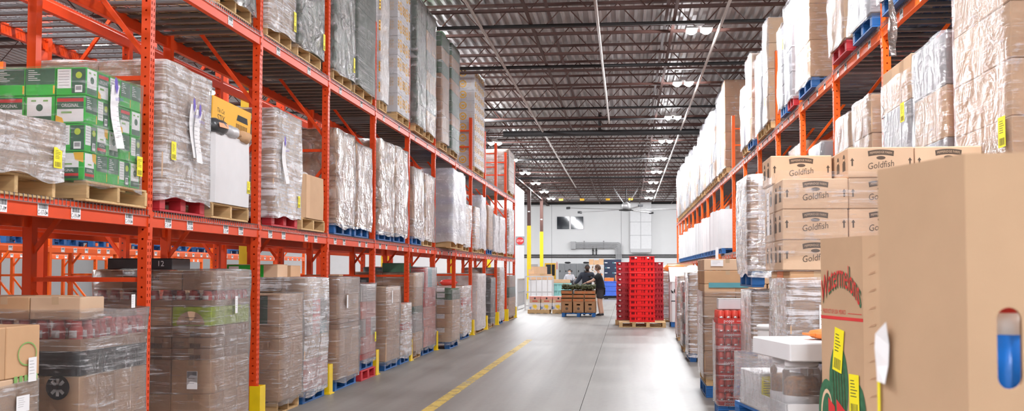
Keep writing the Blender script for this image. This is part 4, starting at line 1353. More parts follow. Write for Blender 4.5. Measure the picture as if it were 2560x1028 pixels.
bag('white bag sagging along the rim of the tan bin', -3.98, 12.4, 2.655, .22, .13, .05, 'bag_clear', 1.6, 8)
t = carton('flat black box marked 12, on the load with the lime green box', -4.42, 9.42, 1.552, .62, .40, .10, 'black_card')
m = MB('paper').text('12', .07, (.2, -.202, .055), (1, 0, 0), (0, 0, 1), 'paper')
ob('lettering', m.mesh('lettering'), t)
t = carton('green fronted carton on top of the tan, orange and teal boxes', -4.35, 12.12, 1.468, .62, .36, .15, 'tan_pale')
m = MB('green').box(-.30, .14, -.182, -.18, .005, .145)
m.box(-.28, -.16, -.183, -.182, .09, .13, 'paper')
ob('printed_panel', m.mesh('printed_panel'), t)
carton('shallow tan box leaning behind the green fronted carton', -4.3, 12.62, 1.468, .52, .38, .14, 'tan')
# oval print high on the near side of the fifth floor load
m = MB('ink_brown')
for k in range(24):
    a, b = 2 * math.pi * k / 24, 2 * math.pi * (k + 1) / 24
    m.bar((0, .13 * math.cos(a), .055 * math.sin(a)), (0, .13 * math.cos(b), .055 * math.sin(b)), .007, .001, up=(1, 0, 0))
m.box(0, .001, -.07, .07, -.008, .008)
place_on(lf0[4], m.mesh('printed_oval'), 'printed_oval', 'near', 0.36, 1.20, 0.014)
m = MB('ink').text('ORGANIC SUN', .045, (0.001, 0, 0), (0, 1, 0), (0, 0, 1), 'ink', sx=.9)
place_on(lf0[2], m.mesh('lettering'), 'lettering', 'near', 0.56, 1.33, 0.016)
carton('small black tray box on the smooth wrapped tan cartons', -4.4, 16.35, 1.31, .55, .36, .10, 'black_card')
t = carton('dark box with white panels on the smooth wrapped tan cartons', -4.3, 16.75, 1.31, .50, .30, .17, 'black_card', .1)
MB('paper').box(-.2, -.02, -.152, -.15, .04, .13).build('printed_panel', t)
carton('black and green boxes end, tilted on the mixed pink load', -4.1, 18.6, 1.53, .5, .34, .16, 'dark_green', .25)
carton('brown carton on the red and white retail cases', -4.35, 14.9, 1.372, .5, .34, .12, 'tan', .1)
bag('green and yellow bag on the dark green cases', -4.1, 21.2, 1.22, .2, .13, .08, 'leafy', .4, 9)
bag('orange bag heaped on the dark green cases', -4.1, 21.6, 1.22, .2, .12, .10, 'bag_orange', .2, 10)
bag('red bag on the patchy wrapped cartons', -4.1, 24.2, 1.225, .2, .13, .07, 'red_card', .3, 11)
# loads standing in the rack behind the C rack, plain tall cartons
WB = 'the shelf behind the C rack'
for i, (a, b, zt, n, mm) in enumerate([(5.55, 6.6, 3.5, 3, 'tan'), (6.75, 7.85, 3.55, 2, 'brown'), (10.7, 11.7, 3.2, 3, 'brown'), (13.2, 14.2, 3.3, 3, 'tan'), (15.7, 16.7, 3.4, 3, 'brown')]):
    shelf_load(i + 1, WB, 'unwrapped %s cartons' % ('pale' if mm == 'tan' else 'dark brown'), -5.22, -1, a, b, P0, zt, [(1, 2, 2, [mm])] * n, film=None, depth=0.9, name='pallet_load')
WBF = 'the floor behind the C rack'
for i, (a, b, zt, mm) in enumerate([(5.4, 6.4, 1.2, 'tan'), (8.1, 9.1, 1.25, 'brown'), (13.0, 14.1, 1.3, 'tan'), (18.4, 19.4, 1.3, 'brown')]):
    shelf_load(i + 1, WBF, 'low stack of %s cartons' % ('tan' if mm == 'tan' else 'brown'), -5.22, -1, a, b, FP, zt, [(1, 2, 2, [mm])] * 3, film=None, depth=0.9, name='pallet_load')
# blue pallets and packs parked on the racks of the next aisles
for i, y in enumerate((17.2, 18.6, 20.1, 23.6, 26.2, 28.5)):
    pallet('blue', -10.9, y, ZB1 + 0.13, 'blue painted pallet lying empty on the rack across the next aisle, %s along it' % ORD[i + 1], 'empty pallets across the next aisle', W=1.0, Dp=1.1)

# ------------------------------------------------------------------ orange-sign rack, upper shelf
XS = 2.46
W3 = "the orange-sign rack's upper shelf"
rf2 = []
def R2(*a, **k):
    rf2.append(shelf_load(len(rf2) + 1, W3, *a, **k))
    return rf2[-1]
FB = dict(film='film_sheer', amp=.03)
R2('cartons in clear film at the frame edge', XS, 1, 8.39, 9.35, P1, 6.1, [(1, 2, 2, ['pale_grey'])] * 4, pal='blue', **FB)
R2('white wrapped cartons', XS, 1, 9.55, 10.55, P1, 6.1, [(1, 2, 2, ['pale_grey'])] * 4, pal='blue', **FB)
R2('pale grey cartons in clear film', XS, 1, 10.9, 11.88, P1, 6.1, [(1, 2, 2, ['pale_grey', 'tan_bin'])] * 4, pal='blue', film='film_sheer', amp=.03)
R2('wrapped cartons with a clear hanging fold', XS, 1, 12.15, 13.05, P1 + .02, 6.1, [(1, 2, 2, ['tan_bin', 'pale_grey'])] * 3, pal='red', film='film_sheer', amp=.03)
R2('big plain kraft cartons stacked three high', XS, 1, 14.40, 15.55, P1, 6.15, [(1, 1, 1, ['tan_bin'])] * 4, pal='blue', film='film_sheer', amp=.02)
t = R2('pale blue-white cartons in bright film', XS, 1, 15.94, 16.62, P1, 5.62, [(1, 2, 2, ['pale_grey'])] * 4, pal='red', **FB)
place_on(t, yellow_tag(.09, .16, 9), 'yellow_label', 'aisle', .9, .9, .04)
R2('narrow white load', XS, 1, 16.7, 17.35, P1, 5.42, [(1, 2, 2, ['pale_grey'])] * 4, pal='blue', **FB)
t = R2('tall tan topped load in glossy film', XS, 1, 18.45, 19.2, P1, 5.95, [(1, 2, 2, ['tan_bin'])] * 4, pal='wood', **FB)
place_on(t, yellow_tag(.09, .16, 9), 'yellow_label', 'aisle', .4, .35, .04)
R2('white load in torn film', XS, 1, 19.36, 20.3, P1, 5.55, [(1, 2, 2, ['pale_grey'])] * 3, pal='wood', **FB)
R2('tan load topped by a kraft carton', XS, 1, 21.0, 21.95, P1, 5.85, [(1, 2, 2, ['tan_bin'])] * 3 + [(1.1, 1, 1, ['tan_bin'])], pal='blue', film='film_sheer', amp=.03)
R2('low white load', XS, 1, 22.1, 22.95, P1, 5.4, [(1, 2, 2, ['pale_grey'])] * 3, pal='wood', **FB)
R2('tall brown cartons in dark glossy film', XS, 1, 26.6, 27.55, P1, 6.35, [(1, 2, 2, ['brown'])] * 5, pal='wood', film='film_sheer', amp=.02)
R2('crumpled silvery load with a red edge', XS, 1, 27.75, 28.9, P1, 6.25, [(1, 2, 2, ['pale_grey', 'tan_bin'])] * 5, pal='wood', **FB)
yy = 29.2
tops = (6.05, 6.15, 6.2, 5.9, 6.3, 6.1, 5.9, 6.05, 5.85, 6.2, 6.1, 6.25, 5.9, 6.2, 6.3, 6.1, 6.3, 6.15)
looks = ('shiny white load', 'load of silvery sacks', 'tan and white load', 'ragged white load', 'lumpy film load', 'white and dark load')
for k in range(18):
    R2(looks[k % 6] + ' in loose film', XS, 1, yy, yy + 1.08, P1, tops[k], [(1, 2, 2, ['pale_grey', 'tan_bin', 'grey_card'] if k % 3 else ['tan_bin', 'pale_grey'])] * 4, pal='wood', film='film_sheer' if k % 2 else 'film_sheer', amp=.06)
    yy += 1.25
# ------------------------------------------------------------------ orange-sign rack, lower shelf
W4 = "the orange-sign rack's lower shelf"
rf1 = []
def R1(*a, **k):
    rf1.append(shelf_load(len(rf1) + 1, W4, *a, **k))
    return rf1[-1]
t = R1('huge plain kraft cartons under clear film', XS, 1, 7.02, 8.20, P0, 3.66, [(1, 2, 2, ['tan_bin'])] * 4, pal='wood', film='film_sheer', amp=.012)
place_on(t, yellow_tag(.13, .2, 11), 'yellow_label', 'aisle', .1, .28, .025)
t = R1('white wrapped cartons in three tiers', XS, 1, 8.40, 9.32, P0, 3.40, [(1, 3, 3, ['pale_grey', 'tan_bin'])] * 3, pal='wood', film='film_sheer', amp=.02)
t = R1('pale wrapped cartons with a torn film tail', XS, 1, 9.40, 10.42, P0, 3.44, [(1, 3, 3, ['pale_grey'])] * 2 + [(.9, 3, 3, ['tan_bin', 'pale_grey'])], pal='wood', film='film_sheer', amp=.02, filmz=(0, .9))
place_on(t, yellow_tag(.13, .17, 12), 'yellow_label', 'aisle', .18, .78, .03)
V, F = [], []
for k in range(13):
    q = k / 12
    wd = .03 + .10 * abs(math.sin(q * 3.0)) * (1 - q * .5)
    for e in range(4):
        V.append((.03 * math.sin(q * 7 + e * 1.7), (e / 3 - .5) * 2 * wd - .25 + .10 * q, .02 + q * 1.0))
    if k:
        F += [((k - 1) * 4 + e, (k - 1) * 4 + e + 1, k * 4 + e + 1, k * 4 + e) for e in range(3)]
o = ob('film_tail', MB('film_bright').add(V, F).mesh('film_tail', True), t, (-.645, 0, 1.28))
m = MB('ink').bar((0, -.06, .06), (0, .04, .0), .008, .001, up=(1, 0, 0)).bar((0, .04, 0), (0, -.07, -.07), .008, .001, up=(1, 0, 0)).bar((0, -.07, -.07), (0, .07, -.07), .008, .001, up=(1, 0, 0))
place_on(t, m.mesh('pen_mark'), 'pen_mark', 'aisle', .85, .90, .03)
t = R1('glossy wrapped tan cartons', XS, 1, 10.9, 11.72, P0, 3.33, [(1, 2, 2, ['tan_bin'])] * 3, pal='wood', film='film_sheer', amp=.02)
R1('clear wrapped tan cartons, slightly lower', XS, 1, 11.85, 12.68, P0, 3.30, [(1, 2, 2, ['tan_bin'])] * 3, pal='wood', film='film_sheer', amp=.02)
R1('blue and white trays', XS, 1, 13.5, 14.5, P0, 3.18, [(1, 3, 4, ['blue_card', 'pale_grey'])] * 4, pal='wood', film='film_sheer', amp=.02)
R1('wide tan cartons with a plain top', 2.65, 1, 15.98, 17.5, P0, 3.50, [(1, 2, 2, ['tan_bin'])] * 3, pal='wood', film='film_sheer', amp=.02)
yy = 27.85
def emblem_leaf():
    m = MB('ink')
    for a in (-.9, -.3, .3, .9, 1.6, 2.2):
        c, s_ = math.cos(a), math.sin(a)
        m.add([(0.001, .05 * c, .05 * s_), (0.001, .11 * c - .03 * s_, .11 * s_ + .03 * c), (0.001, .19 * c, .19 * s_), (0.001, .11 * c + .03 * s_, .11 * s_ - .03 * c)], [(0, 1, 2, 3)])
    m.box(0, .001, -.1, .1, -.18, -.15)
    return m.mesh('emblem')
EML = emblem_leaf()
for k in range(18):
    g = gaylord('white bulk bin with dark leaf emblem, %s in the white-bin row of the orange-sign rack' % ORD[k + 1], XS + .55, yy + .5, P0, 1.1, 1.0, 1.02 + .04 * (k % 3), 'white_card', 'white bulk bins on ' + W4, bevel=.08)
    o = ob('emblem', EML, g, (-.1, -.503, .62))
    o.rotation_euler = (0, 0, -math.pi / 2)
    pallet('blue', XS + .56, yy + .5, SH1, 'blue painted pallet under the %s white bin on %s' % (ORD[k + 1], W4), 'pallets along ' + W4, W=1.0, Dp=1.14)
    yy += 1.35 if k == 0 else 1.25
# oval sign on a post
t = thing('hanging_sign', 'small white sign with an orange oval, hung on an orange post', 'sign', (XR - 0.004, 25.9 + 3.06, 2.02), 0)
t.location = (XR - 0.012, 29.09, 2.0)
m = MB('paper').box(-.004, .004, -.16, .16, -.22, .22)
ob('board', m.mesh('board'), t)
m = MB('bag_orange')
m.add([(-.0055, .07 * math.cos(2 * math.pi * k / 20), .17 * math.sin(2 * math.pi * k / 20)) for k in range(20)], [tuple(range(20))])
ob('orange_oval', m.mesh('orange_oval'), t)
t.rotation_euler = (0, 0, .9)

# ------------------------------------------------------------------ loads on the aisle floor before the orange-sign rack
W5 = 'the aisle floor before the orange-sign rack'
GF = 'loads on ' + W5
# crackers cartons: four tiers of printed cases on a stacked load
def goldfish_print():
    m = MB('ink_brown')
    n = 12
    V = []
    for k in range(n + 1):
        x = -.082 + .164 * k / n
        b = .045 - 1.5 * x * x
        V += [(.001, x, b), (.001, x * 1.05, b + .036)]
    m.add(V, [(2 * k, 2 * k + 2, 2 * k + 3, 2 * k + 1) for k in range(n)])
    m.text('PEPPERIDGE FARM', .021, (.0018, 0, .063), (0, 1, 0), (0, 0, 1), 'tan_pale', arch=1.5, sx=.85)
    m.add([(.001, .03 * math.cos(2 * math.pi * k / 14), .025 + .012 * math.sin(2 * math.pi * k / 14)) for k in range(14)], [tuple(range(14))])
    m.text('Goldfish', .062, (.0012, 0, -.022), (0, 1, .13), (0, -.13, 1), 'ink_brown', shear=.22, sx=.85)
    return m.mesh('printed_mark')
def arrow_print():
    m = MB('ink_brown')
    m.box(0, .001, -.005, .005, -.025, .012)
    m.add([(.001, -.013, .01), (.001, .013, .01), (.001, 0, .03)], [(0, 1, 2)])
    return m.mesh('printed_arrow')
GP, AR = goldfish_print(), arrow_print()
def jug_print():
    m = MB('ink_brown')
    for s in (-1, 1):
        m.box(0, .001, s * .10 - .045, s * .10 + .045, -.06, .0)
        m.cyl((0, s * .10, .02), (.001, s * .10, .02), .035, 12)
        m.box(.001, .0015, s * .10 - .03, s * .10 + .03, .01, .025, 'tan_pale')
    return m.mesh('printed_jugs')
JP = jug_print()
def pr(me, name, par, x, y, z, face):
    o = ob(name, me, par, (x, y, z))
    o.rotation_euler = (0, 0, -math.pi / 2 if face == 'near' else math.pi)
gx0, gy0, gz0 = 1.055, 7.30, 1.545
t = thing('wrapped_pallet_load', 'printed snack cracker cartons in four tiers, film round the lower three', 'pallet load', (gx0 + .64, gy0 + .48, gz0), 0, GF)
cw, cd, ch = .437, .47, .2085
for r in range(4):
    for i in range(3):
        for j in range(2):
            if j == 1 and i > 0 and r < 3:
                continue
            if r == 3 and i == 0 and j == 0:
                continue
            cm_ = carton_mesh(cw - .005, cd - .005, ch - .003, 'tan_pale', False)
            c = ob('carton', cm_, t, (-.64 + (i + .5) * cw + R.uniform(-.003, .003) - (.012 if (r == 3 and j == 1 and i == 0) else 0), -.48 + (j + .5) * cd, r * ch))
            if (j == 0) or (r == 3 and i == 0):
                pr(GP, 'printed_mark', c, 0, -cd / 2 + .002, ch * .52, 'near')
                pr(AR, 'printed_arrow', c, -cw / 2 + .03, -cd / 2 + .002, ch * .5, 'near')
                pr(AR, 'printed_arrow', c, cw / 2 - .03, -cd / 2 + .002, ch * .5, 'near')
            if i == 0 or (r == 3 and i == 1 and j == 0):
                pr(JP, 'printed_jugs', c, -cw / 2 + .002, 0, ch * .55, 'aisle')
t['_w'], t['_d'], t['_s'], t['_h'] = 1.31, .96, 1, .8
o = ob('stretch_wrap', film_mesh(1.34, .97, .01, .67, 'film_sheer', 4.4, amp=.02, lip=0, ragged=.12), t)
place_on(t, white_tag(.12, .3, 3), 'shipping_label', 'aisle', .4, .40, .03)
t = load('silvery wrapped load with white papers, under the cracker cartons', 1.10, 1, 7.32, 8.24, FP, 1.543, [(1, 2, 2, ['tan'])] * 4 + [(.35, 3, 3, ['bag_orange', 'kraft', 'tan'])], depth=1.12, film='film_bright', amp=.02, group=GF, filmz=(0, .97), lip=0)
for u in (.2, .32, .44):
    place_on(t, white_tag(.07, .24, 4), 'shipping_label', 'near', u, 1.05, .03)
pallet('blue', 1.66, 7.78, 0, 'blue painted pallet at the bottom of the cracker carton stack', None, W=.94, Dp=1.14)
# double-stacked tan cartons with the blue pallet in mid height
t = load('upper load of thin tan cartons in crinkled film', 1.09, 1, 9.5, 10.5, 1.545, 2.40, [(1, 3, 3, ['tan'])] * 5, depth=1.05, film='film_bright', amp=.02, group=GF)
pallet('blue', 1.61, 10.0, 1.40, 'blue painted pallet carrying thin tan cartons at head height', None, W=1.02, Dp=1.05)
load('lower load of tan cartons in silvery film', 1.12, 1, 9.55, 10.5, FP, 1.36, [(1, 2, 2, ['tan'])] * 4, depth=1.05, film='film_bright', amp=.02, group=GF)
pallet('blue', 1.65, 10.02, 0, 'blue painted pallet on the floor under the double-stacked thin cartons', None, W=.98, Dp=1.07)
t = thing('drum', 'pale round drum wrapped in film before the stacked tan cartons', 'drum', (1.22, 8.95, 0.62), 0)
m = MB('barrel_white').lathe([(.05, 0), (.135, .0), (.14, .02), (.14, .42), (.135, .43), (.138, .44)], 20)
ob('drum_body', m.mesh('drum_body', True), t)
m = MB('barrel_white').lathe([(.145, .44), (.147, .47), (.13, .48), (.02, .482)], 20)
ob('lid', m.mesh('lid', True), t)
load('low wrapped tan cartons carrying the pale drum', 1.10, 1, 8.50, 9.35, FP, .615, [(1, 2, 2, ['tan_pale'])] * 2, depth=1.05, film='film_milky', amp=.02, group=GF)
pallet('blue', 1.63, 8.92, 0, 'blue painted pallet under the low load with the drum', None, W=.87, Dp=1.05)
# red drink trays
t = thing('soda_tray_stack', 'narrow stack of red drink trays full of cans beside tan cartons', 'pallet load', (1.09, 11.4, FP), 0, GF)
tw, td, th = .285, .40, .142
def tray_mesh():
    m = MB('red_card')
    m.box(-tw / 2, tw / 2, -td / 2, td / 2, 0, .004)
    for a, b, c_, d_ in ((-tw / 2, tw / 2, -td / 2, -td / 2 + .004), (-tw / 2, tw / 2, td / 2 - .004, td / 2), (-tw / 2, -tw / 2 + .004, -td / 2, td / 2), (tw / 2 - .004, tw / 2, -td / 2, td / 2)):
        m.box(a, b, c_, d_, 0, .058)
    m.text('poppi', .048, (-.03, -td / 2 - .001, .032), (1, 0, 0), (0, 0, 1), 'paper', sx=1.0)
    m.box(.05, .10, -td / 2 - .0012, -td / 2, .028, .032, 'paper')
    return m.mesh('tray')
TM = tray_mesh()
rc = tw / 8 - .001
CM = MB('can_red').lathe([(rc * .8, .004), (rc, .012), (rc, .116), (rc * .84, .13), (rc * .86, .134)], 12).box(-rc * .5, rc * .5, -rc * 1.005, -rc * .93, .05, .075, 'can_top').mesh('can', True)
for r in range(7):
    tr = ob('tray', TM, t, (R.uniform(-.004, .004), R.uniform(-.004, .004), r * th), R.uniform(-.02, .02))
    for i in range(4):
        for j in range(6):
            if j == 0 or i == 0 or r == 6:
                ob('can', CM, tr, (-tw / 2 + (i + .5) * tw / 4, -td / 2 + .005 + rc + j * td / 6.1, .003))
ob('stretch_wrap', film_mesh(tw + .02, td + .02, .01, 6 * th + .02, 'film_clear', 2.2, amp=.015, lip=0), t)
carton('open white carton standing on the red drink trays', 1.10, 11.5, FP + 7 * th + .002, .26, .20, .11, 'white_card')
pallet('blue', 1.32, 11.4, 0, 'blue painted pallet under the red drink trays', None, W=.5, Dp=.8)
load('slim film-wrapped tan boxes beside the red drink trays', 1.29, 1, 11.2, 11.62, FP, .98, [(1, 2, 1, ['pink_card', 'tan'])] * 4, depth=.4, film='film_bright', amp=.02, group=GF)
# tall wall of tan cartons
def mk(i, j):
    return 'tan'
t = load('tall wall of mixed tan cartons on two pallets', .945, 1, 13.15, 14.25, 2 * FP, 1.70, [(1.3, 3, 2, ['tan']), (1.3, 3, 2, ['tan']), (.5, 3, 2, ['kraft']), (1.2, 3, 2, ['tan', 'tan_pale']), (.7, 3, 2, ['tan']), (.75, 2, 2, ['tan', 'kraft']), (.65, 2, 2, ['tan_pale', 'tan'])], depth=1.15, film='film_clear', amp=.012, group=GF, filmz=(0, .72))
place_on(t, white_tag(.15, .075, 12), 'shipping_label', 'near', .14, 1.36, .014)
m = MB('teal_card').box(0, .001, -.24, .24, -.03, .03)
place_on(t, m.mesh('printed_band'), 'printed_band', 'near', .26, 1.09, .014)
pallet('wood', 1.52, 13.7, FP, 'bare wooden pallet directly under the tall wall of tan cartons', None, W=1.1, Dp=1.15)
pallet('blue', 1.52, 13.7, 0, 'blue painted pallet at the bottom of the tall wall of tan cartons', None, W=1.1, Dp=1.15)
t = load('narrow wrapped tan cartons with loose film top', 1.07, 1, 18.35, 19.4, FP, 1.53, [(1.2, 3, 2, ['tan']), (1.2, 3, 2, ['tan']), (1.1, 3, 2, ['tan_pale']), (.6, 3, 2, ['tan']), (.6, 3, 2, ['tan'])], depth=1.1, film='film_bright', amp=.03, group=GF)
pallet('blue', 1.62, 18.87, 0, 'blue painted pallet under the narrow wrapped tan cartons', None, W=1.05, Dp=1.12)
load('grey and red printed bags in film', 1.10, 1, 20.6, 21.6, FP, 1.35, [(1, 2, 3, ['grey_card', 'red_card', 'foil'])] * 6, depth=1.05, film='film_shiny', amp=.04, group=GF)
pallet('wood', 1.62, 21.1, 0, 'bare wooden pallet under the grey and red printed bags', None, W=1.02, Dp=1.1)
load('tan cartons half hidden behind the printed bags', 1.15, 1, 24.0, 25.1, FP, 1.45, [(1, 2, 2, ['tan', 'tan_pale'])] * 4, depth=1.05, film='film_bright', amp=.03, group=GF)
pallet('wood', 1.68, 24.55, 0, 'bare wooden pallet behind the printed bags', None, W=1.1, Dp=1.1)
# pale bulk bin with a lifted lid
g = gaylord('pale bulk bin with a dark emblem and a slanted lid, by the red crates', 1.75, 30.5, FP, 1.06, 1.0, 1.12, 'white_card', None, bevel=.06)
o = ob('emblem', EML, g, (-.40, -.503, .75)); o.rotation_euler = (0, 0, -math.pi / 2)
m = MB('off_white')
m.add([(-.53, -.5, 1.13), (.53, -.5, 1.13), (.53, .5, 1.55), (-.53, .5, 1.55), (-.53, -.5, 1.11), (.53, -.5, 1.11), (.53, .5, 1.53), (-.53, .5, 1.53)], [(0, 1, 2, 3), (7, 6, 5, 4), (0, 4, 5, 1), (1, 5, 6, 2), (2, 6, 7, 3), (3, 7, 4, 0)])
m.add([(-.53, .48, 1.12), (.53, .48, 1.12), (.53, .5, 1.53), (-.53, .5, 1.53)], [(0, 1, 2, 3)])
ob('lid', m.mesh('lid'), g)
pallet('blue', 1.75, 30.5, 0, 'blue painted pallet under the pale bin with the slanted lid', None, W=1.0, Dp=1.06)
load('heaped mixed cartons in torn white film', 1.0, 1, 33.0, 34.2, FP, 1.55, [(1, 2, 2, ['off_white', 'tan'])] * 4, depth=1.2, film='film_bright', amp=.05, group=GF)
pallet('wood', 1.6, 33.6, 0, 'bare wooden pallet under the heaped mixed cartons', None, W=1.2, Dp=1.2)
bag('orange bag thrown on the heaped mixed cartons', 1.5, 33.35, 1.56, .34, .2, .11, 'bag_orange', .1, 21)
bag('crumpled white bag beside the orange bag', 1.28, 33.85, 1.56, .3, .2, .1, 'bag_clear', .5, 22)
carton('tan carton lying behind the orange bag', 1.7, 34.02, 1.56, .8, .3, .25, 'tan', .05)
bag('white sack slumped at the wall side of the heaped cartons', 2.05, 33.5, 1.56, .18, .2, .1, 'bag_clear', .2, 23)

# ------------------------------------------------------------------ red crates
def crate_mesh(w_, d_, h_, mat):
    m = MB(mat)
    t = .012
    m.box(-w_ / 2 + .015, w_ / 2 - .015, -d_ / 2 + .015, d_ / 2 - .015, 0, .014)
    def wall(ax, L, off, s):
        # wall with a row of openings between lower and upper rails
        def b(a0, a1, z0, z1, o0, o1):
            if ax == 'x':
                y0, y1 = sorted((s * (off - o0), s * (off - o1)))
                m.box(a0, a1, y0, y1, z0, z1)
            else:
                x0, x1 = sorted((s * (off - o0), s * (off - o1)))
                m.box(x0, x1, a0, a1, z0, z1)
        b(-L / 2, L / 2, 0, h_ * .30, .010, .022)
        b(-L / 2, L / 2, h_ * .72, h_ * .88, .010, .022)
        b(-L / 2 - .006, L / 2 + .006, h_ * .84, h_ * .905, -.006, .022)
        b(-L / 2, L / 2, h_ * .26, h_ * .32, .002, .022)
        for a0, a1 in ((-.5, -.44), (-.30, -.24), (-.20, -.02), (.02, .06), (.13, .24), (.30, .36), (.44, .5)):
            b(a0 * L, a1 * L, h_ * .30, h_ * .72, .010, .022)
        b(-.12 * L, .12 * L, h_ * .42, h_ * .50, .006, .02)
        b(-L / 2 + .01, L / 2 - .01, h_ * .2, h_ * .8, .022, .030)  # backing panel, its dark red paints the shade inside the openings
        m.m[-6:] = [m.mi('crate_slot_shade')] * 6
    wall('x', w_ - .02, d_ / 2, -1)
    wall('x', w_ - .02, d_ / 2, 1)
    wall('y', d_ - .02, w_ / 2, -1)
    wall('y', d_ - .02, w_ / 2, 1)
    return m.mesh('crate')
CRM = crate_mesh(.715, .56, .168, 'crate_red')
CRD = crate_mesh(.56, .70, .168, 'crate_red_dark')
TAGM = MB('paper').box(-.03, .03, -.001, 0, -.02, .02).mesh('white_tag')
def crate_stack(n, x, y, z, me, which, rz=0):
    for k in range(n):
        j = R.uniform(-.006, .006)
        c = thing('red_crate', 'red slotted plastic crate, %s from the bottom of the %s stack' % (ORD[k + 1], which), 'crate', (x + j, y + R.uniform(-.006, .006), z + k * .1535), rz, 'red crates in the ' + which + ' stack', None)
        ob('crate_body', me, c)
        if me is CRD or k == n - 1:
            ob('white_tag', TAGM, c, (-.17, (-.351 if me is CRD else -.287), .11))
            if k == n - 1:
                ob('white_tag', TAGM, c, (.17, (-.351 if me is CRD else -.287), .11))
crate_stack(12, .435, 30.1, FP + .002, CRM, 'front')
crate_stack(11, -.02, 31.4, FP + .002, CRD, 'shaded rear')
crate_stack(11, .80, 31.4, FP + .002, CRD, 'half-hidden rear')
def wide_pallet(label, xc, yc, wx, wy):
    t = thing('wooden_pallet', label, 'pallet', (xc, yc, 0))
    for x in (-wx / 2 + .05, -wx * .18, wx * .12, wx / 2 - .05):
        MB('wood').cbox(x - .05, x + .05, -wy / 2, wy / 2, .016, .125, .004).build('stringer', t)
    me = MB('wood').cbox(-wx / 2, wx / 2, -.05, .05, 0, .016, .003).mesh('deck_board')
    for k in range(7):
        y = -wy / 2 + .05 + k * (wy - .1) / 6
        ob('deck_board', me, t, (0, y, .126))
        if k % 3 == 0:
            ob('bottom_board', me, t, (0, y, 0))
    return t
wide_pallet('wide wooden pallet under the front stack of red crates', .44, 30.15, 1.30, .9)
wide_pallet('wooden pallet behind, under the two rear stacks of red crates', .40, 31.4, 1.45, .85)

# ------------------------------------------------------------------ produce cartons with the people, banana boxes
def produce_box(label, x, y, z, w_, d_, h_, slots=True, mat='kraft', group=None):
    t = thing('produce_carton', label, 'box', (x, y, z), 0, group)
    m = MB(mat)
    th_ = .012
    m.box(-w_ / 2, w_ / 2, -d_ / 2, d_ / 2, 0, .01)
    m.box(-w_ / 2, -w_ / 2 + th_, -d_ / 2, d_ / 2, 0, h_).box(w_ / 2 - th_, w_ / 2, -d_ / 2, d_ / 2, 0, h_)
    m.box(-w_ / 2, w_ / 2, d_ / 2 - th_, d_ / 2, 0, h_)
    # front wall with a hand slot
    m.box(-w_ / 2, w_ / 2, -d_ / 2, -d_ / 2 + th_, 0, h_ * .68)
    m.box(-w_ / 2, -.06, -d_ / 2, -d_ / 2 + th_, h_ * .68, h_ * .82).box(.06, w_ / 2, -d_ / 2, -d_ / 2 + th_, h_ * .68, h_ * .82)
    m.box(-w_ / 2, w_ / 2, -d_ / 2, -d_ / 2 + th_, h_ * .82, h_)
    ob('box_body', m.mesh('box_body'), t)
    f = MB(mat).box(-w_ / 2, w_ / 2, -d_ / 2, -.002, h_, h_ + .006).box(-w_ / 2, w_ / 2, .002, d_ / 2, h_, h_ + .006)
    ob('top_flap', f.mesh('top_flap'), t)
    p = MB('ink_brown')
    p.cyl((0, -d_ / 2 - .001, h_ * .38), (0, -d_ / 2, h_ * .38), h_ * .13, 12)
    p.box(-w_ * .3, w_ * .3, -d_ / 2 - .001, -d_ / 2, h_ * .12, h_ * .16)
    ob('printed_mark', p.mesh('printed_mark'), t)
    return t
px, py_ = -1.64, 36.80
GP_ = 'produce cartons on the blue pallet by the people'
pallet('blue', px, py_, 0, 'blue painted pallet under the produce cartons by the two people', None, W=1.0, Dp=1.18)
for i, x in enumerate((-.40, .0, .40)):
    produce_box('tall kraft produce carton in the bottom tier, %s from the railing side' % ORD[i + 1], px + x, py_ - .24, FP, .385, .48, .375, mat='kraft_dark', group=GP_)
    produce_box('tall kraft produce carton in the rear of the bottom tier, %s from the railing side' % ORD[i + 1], px + x, py_ + .25, FP, .385, .48, .375, mat='kraft_dark', group=GP_)
ux = (-.40, .0, .40)
for r in range(3):
    for i, x in enumerate(ux):
        if i == 1 and r == 2:
            x += .05
        t = thing('produce_tray', 'shallow orange-printed produce tray, %s tier up, %s from the railing side' % (ORD[r + 1], ORD[i + 1]), 'tray', (px + x + R.uniform(-.015, .015), py_ - .22, FP + .383 + r * .132), R.uniform(-.03, .03), 'shallow produce trays')
        m = MB('kraft_dark')
        w_, d_, h_ = .385, .5, .126
        m.box(-w_ / 2, w_ / 2, -d_ / 2, d_ / 2, 0, .008)
        for a, b, c_, d2 in ((-w_ / 2, w_ / 2, -d_ / 2, -d_ / 2 + .01), (-w_ / 2, w_ / 2, d_ / 2 - .01, d_ / 2), (-w_ / 2, -w_ / 2 + .01, -d_ / 2, d_ / 2), (w_ / 2 - .01, w_ / 2, -d_ / 2, d_ / 2)):
            m.box(a, b, c_, d2, 0, h_ * (.8 if c_ == -d_ / 2 and d2 < 0 else 1))
        ob('tray_body', m.mesh('tray_body'), t)
        p = MB('orange_print').box(-w_ * .42, w_ * .42, -d_ / 2 - .001, -d_ / 2, h_ * .15, h_ * .65)
        p.box(-w_ * .2, w_ * .2, -d_ / 2 - .002, -d_ / 2 - .001, h_ * .28, h_ * .5, 'kraft_dark')
        ob('printed_panel', p.mesh('printed_panel'), t)
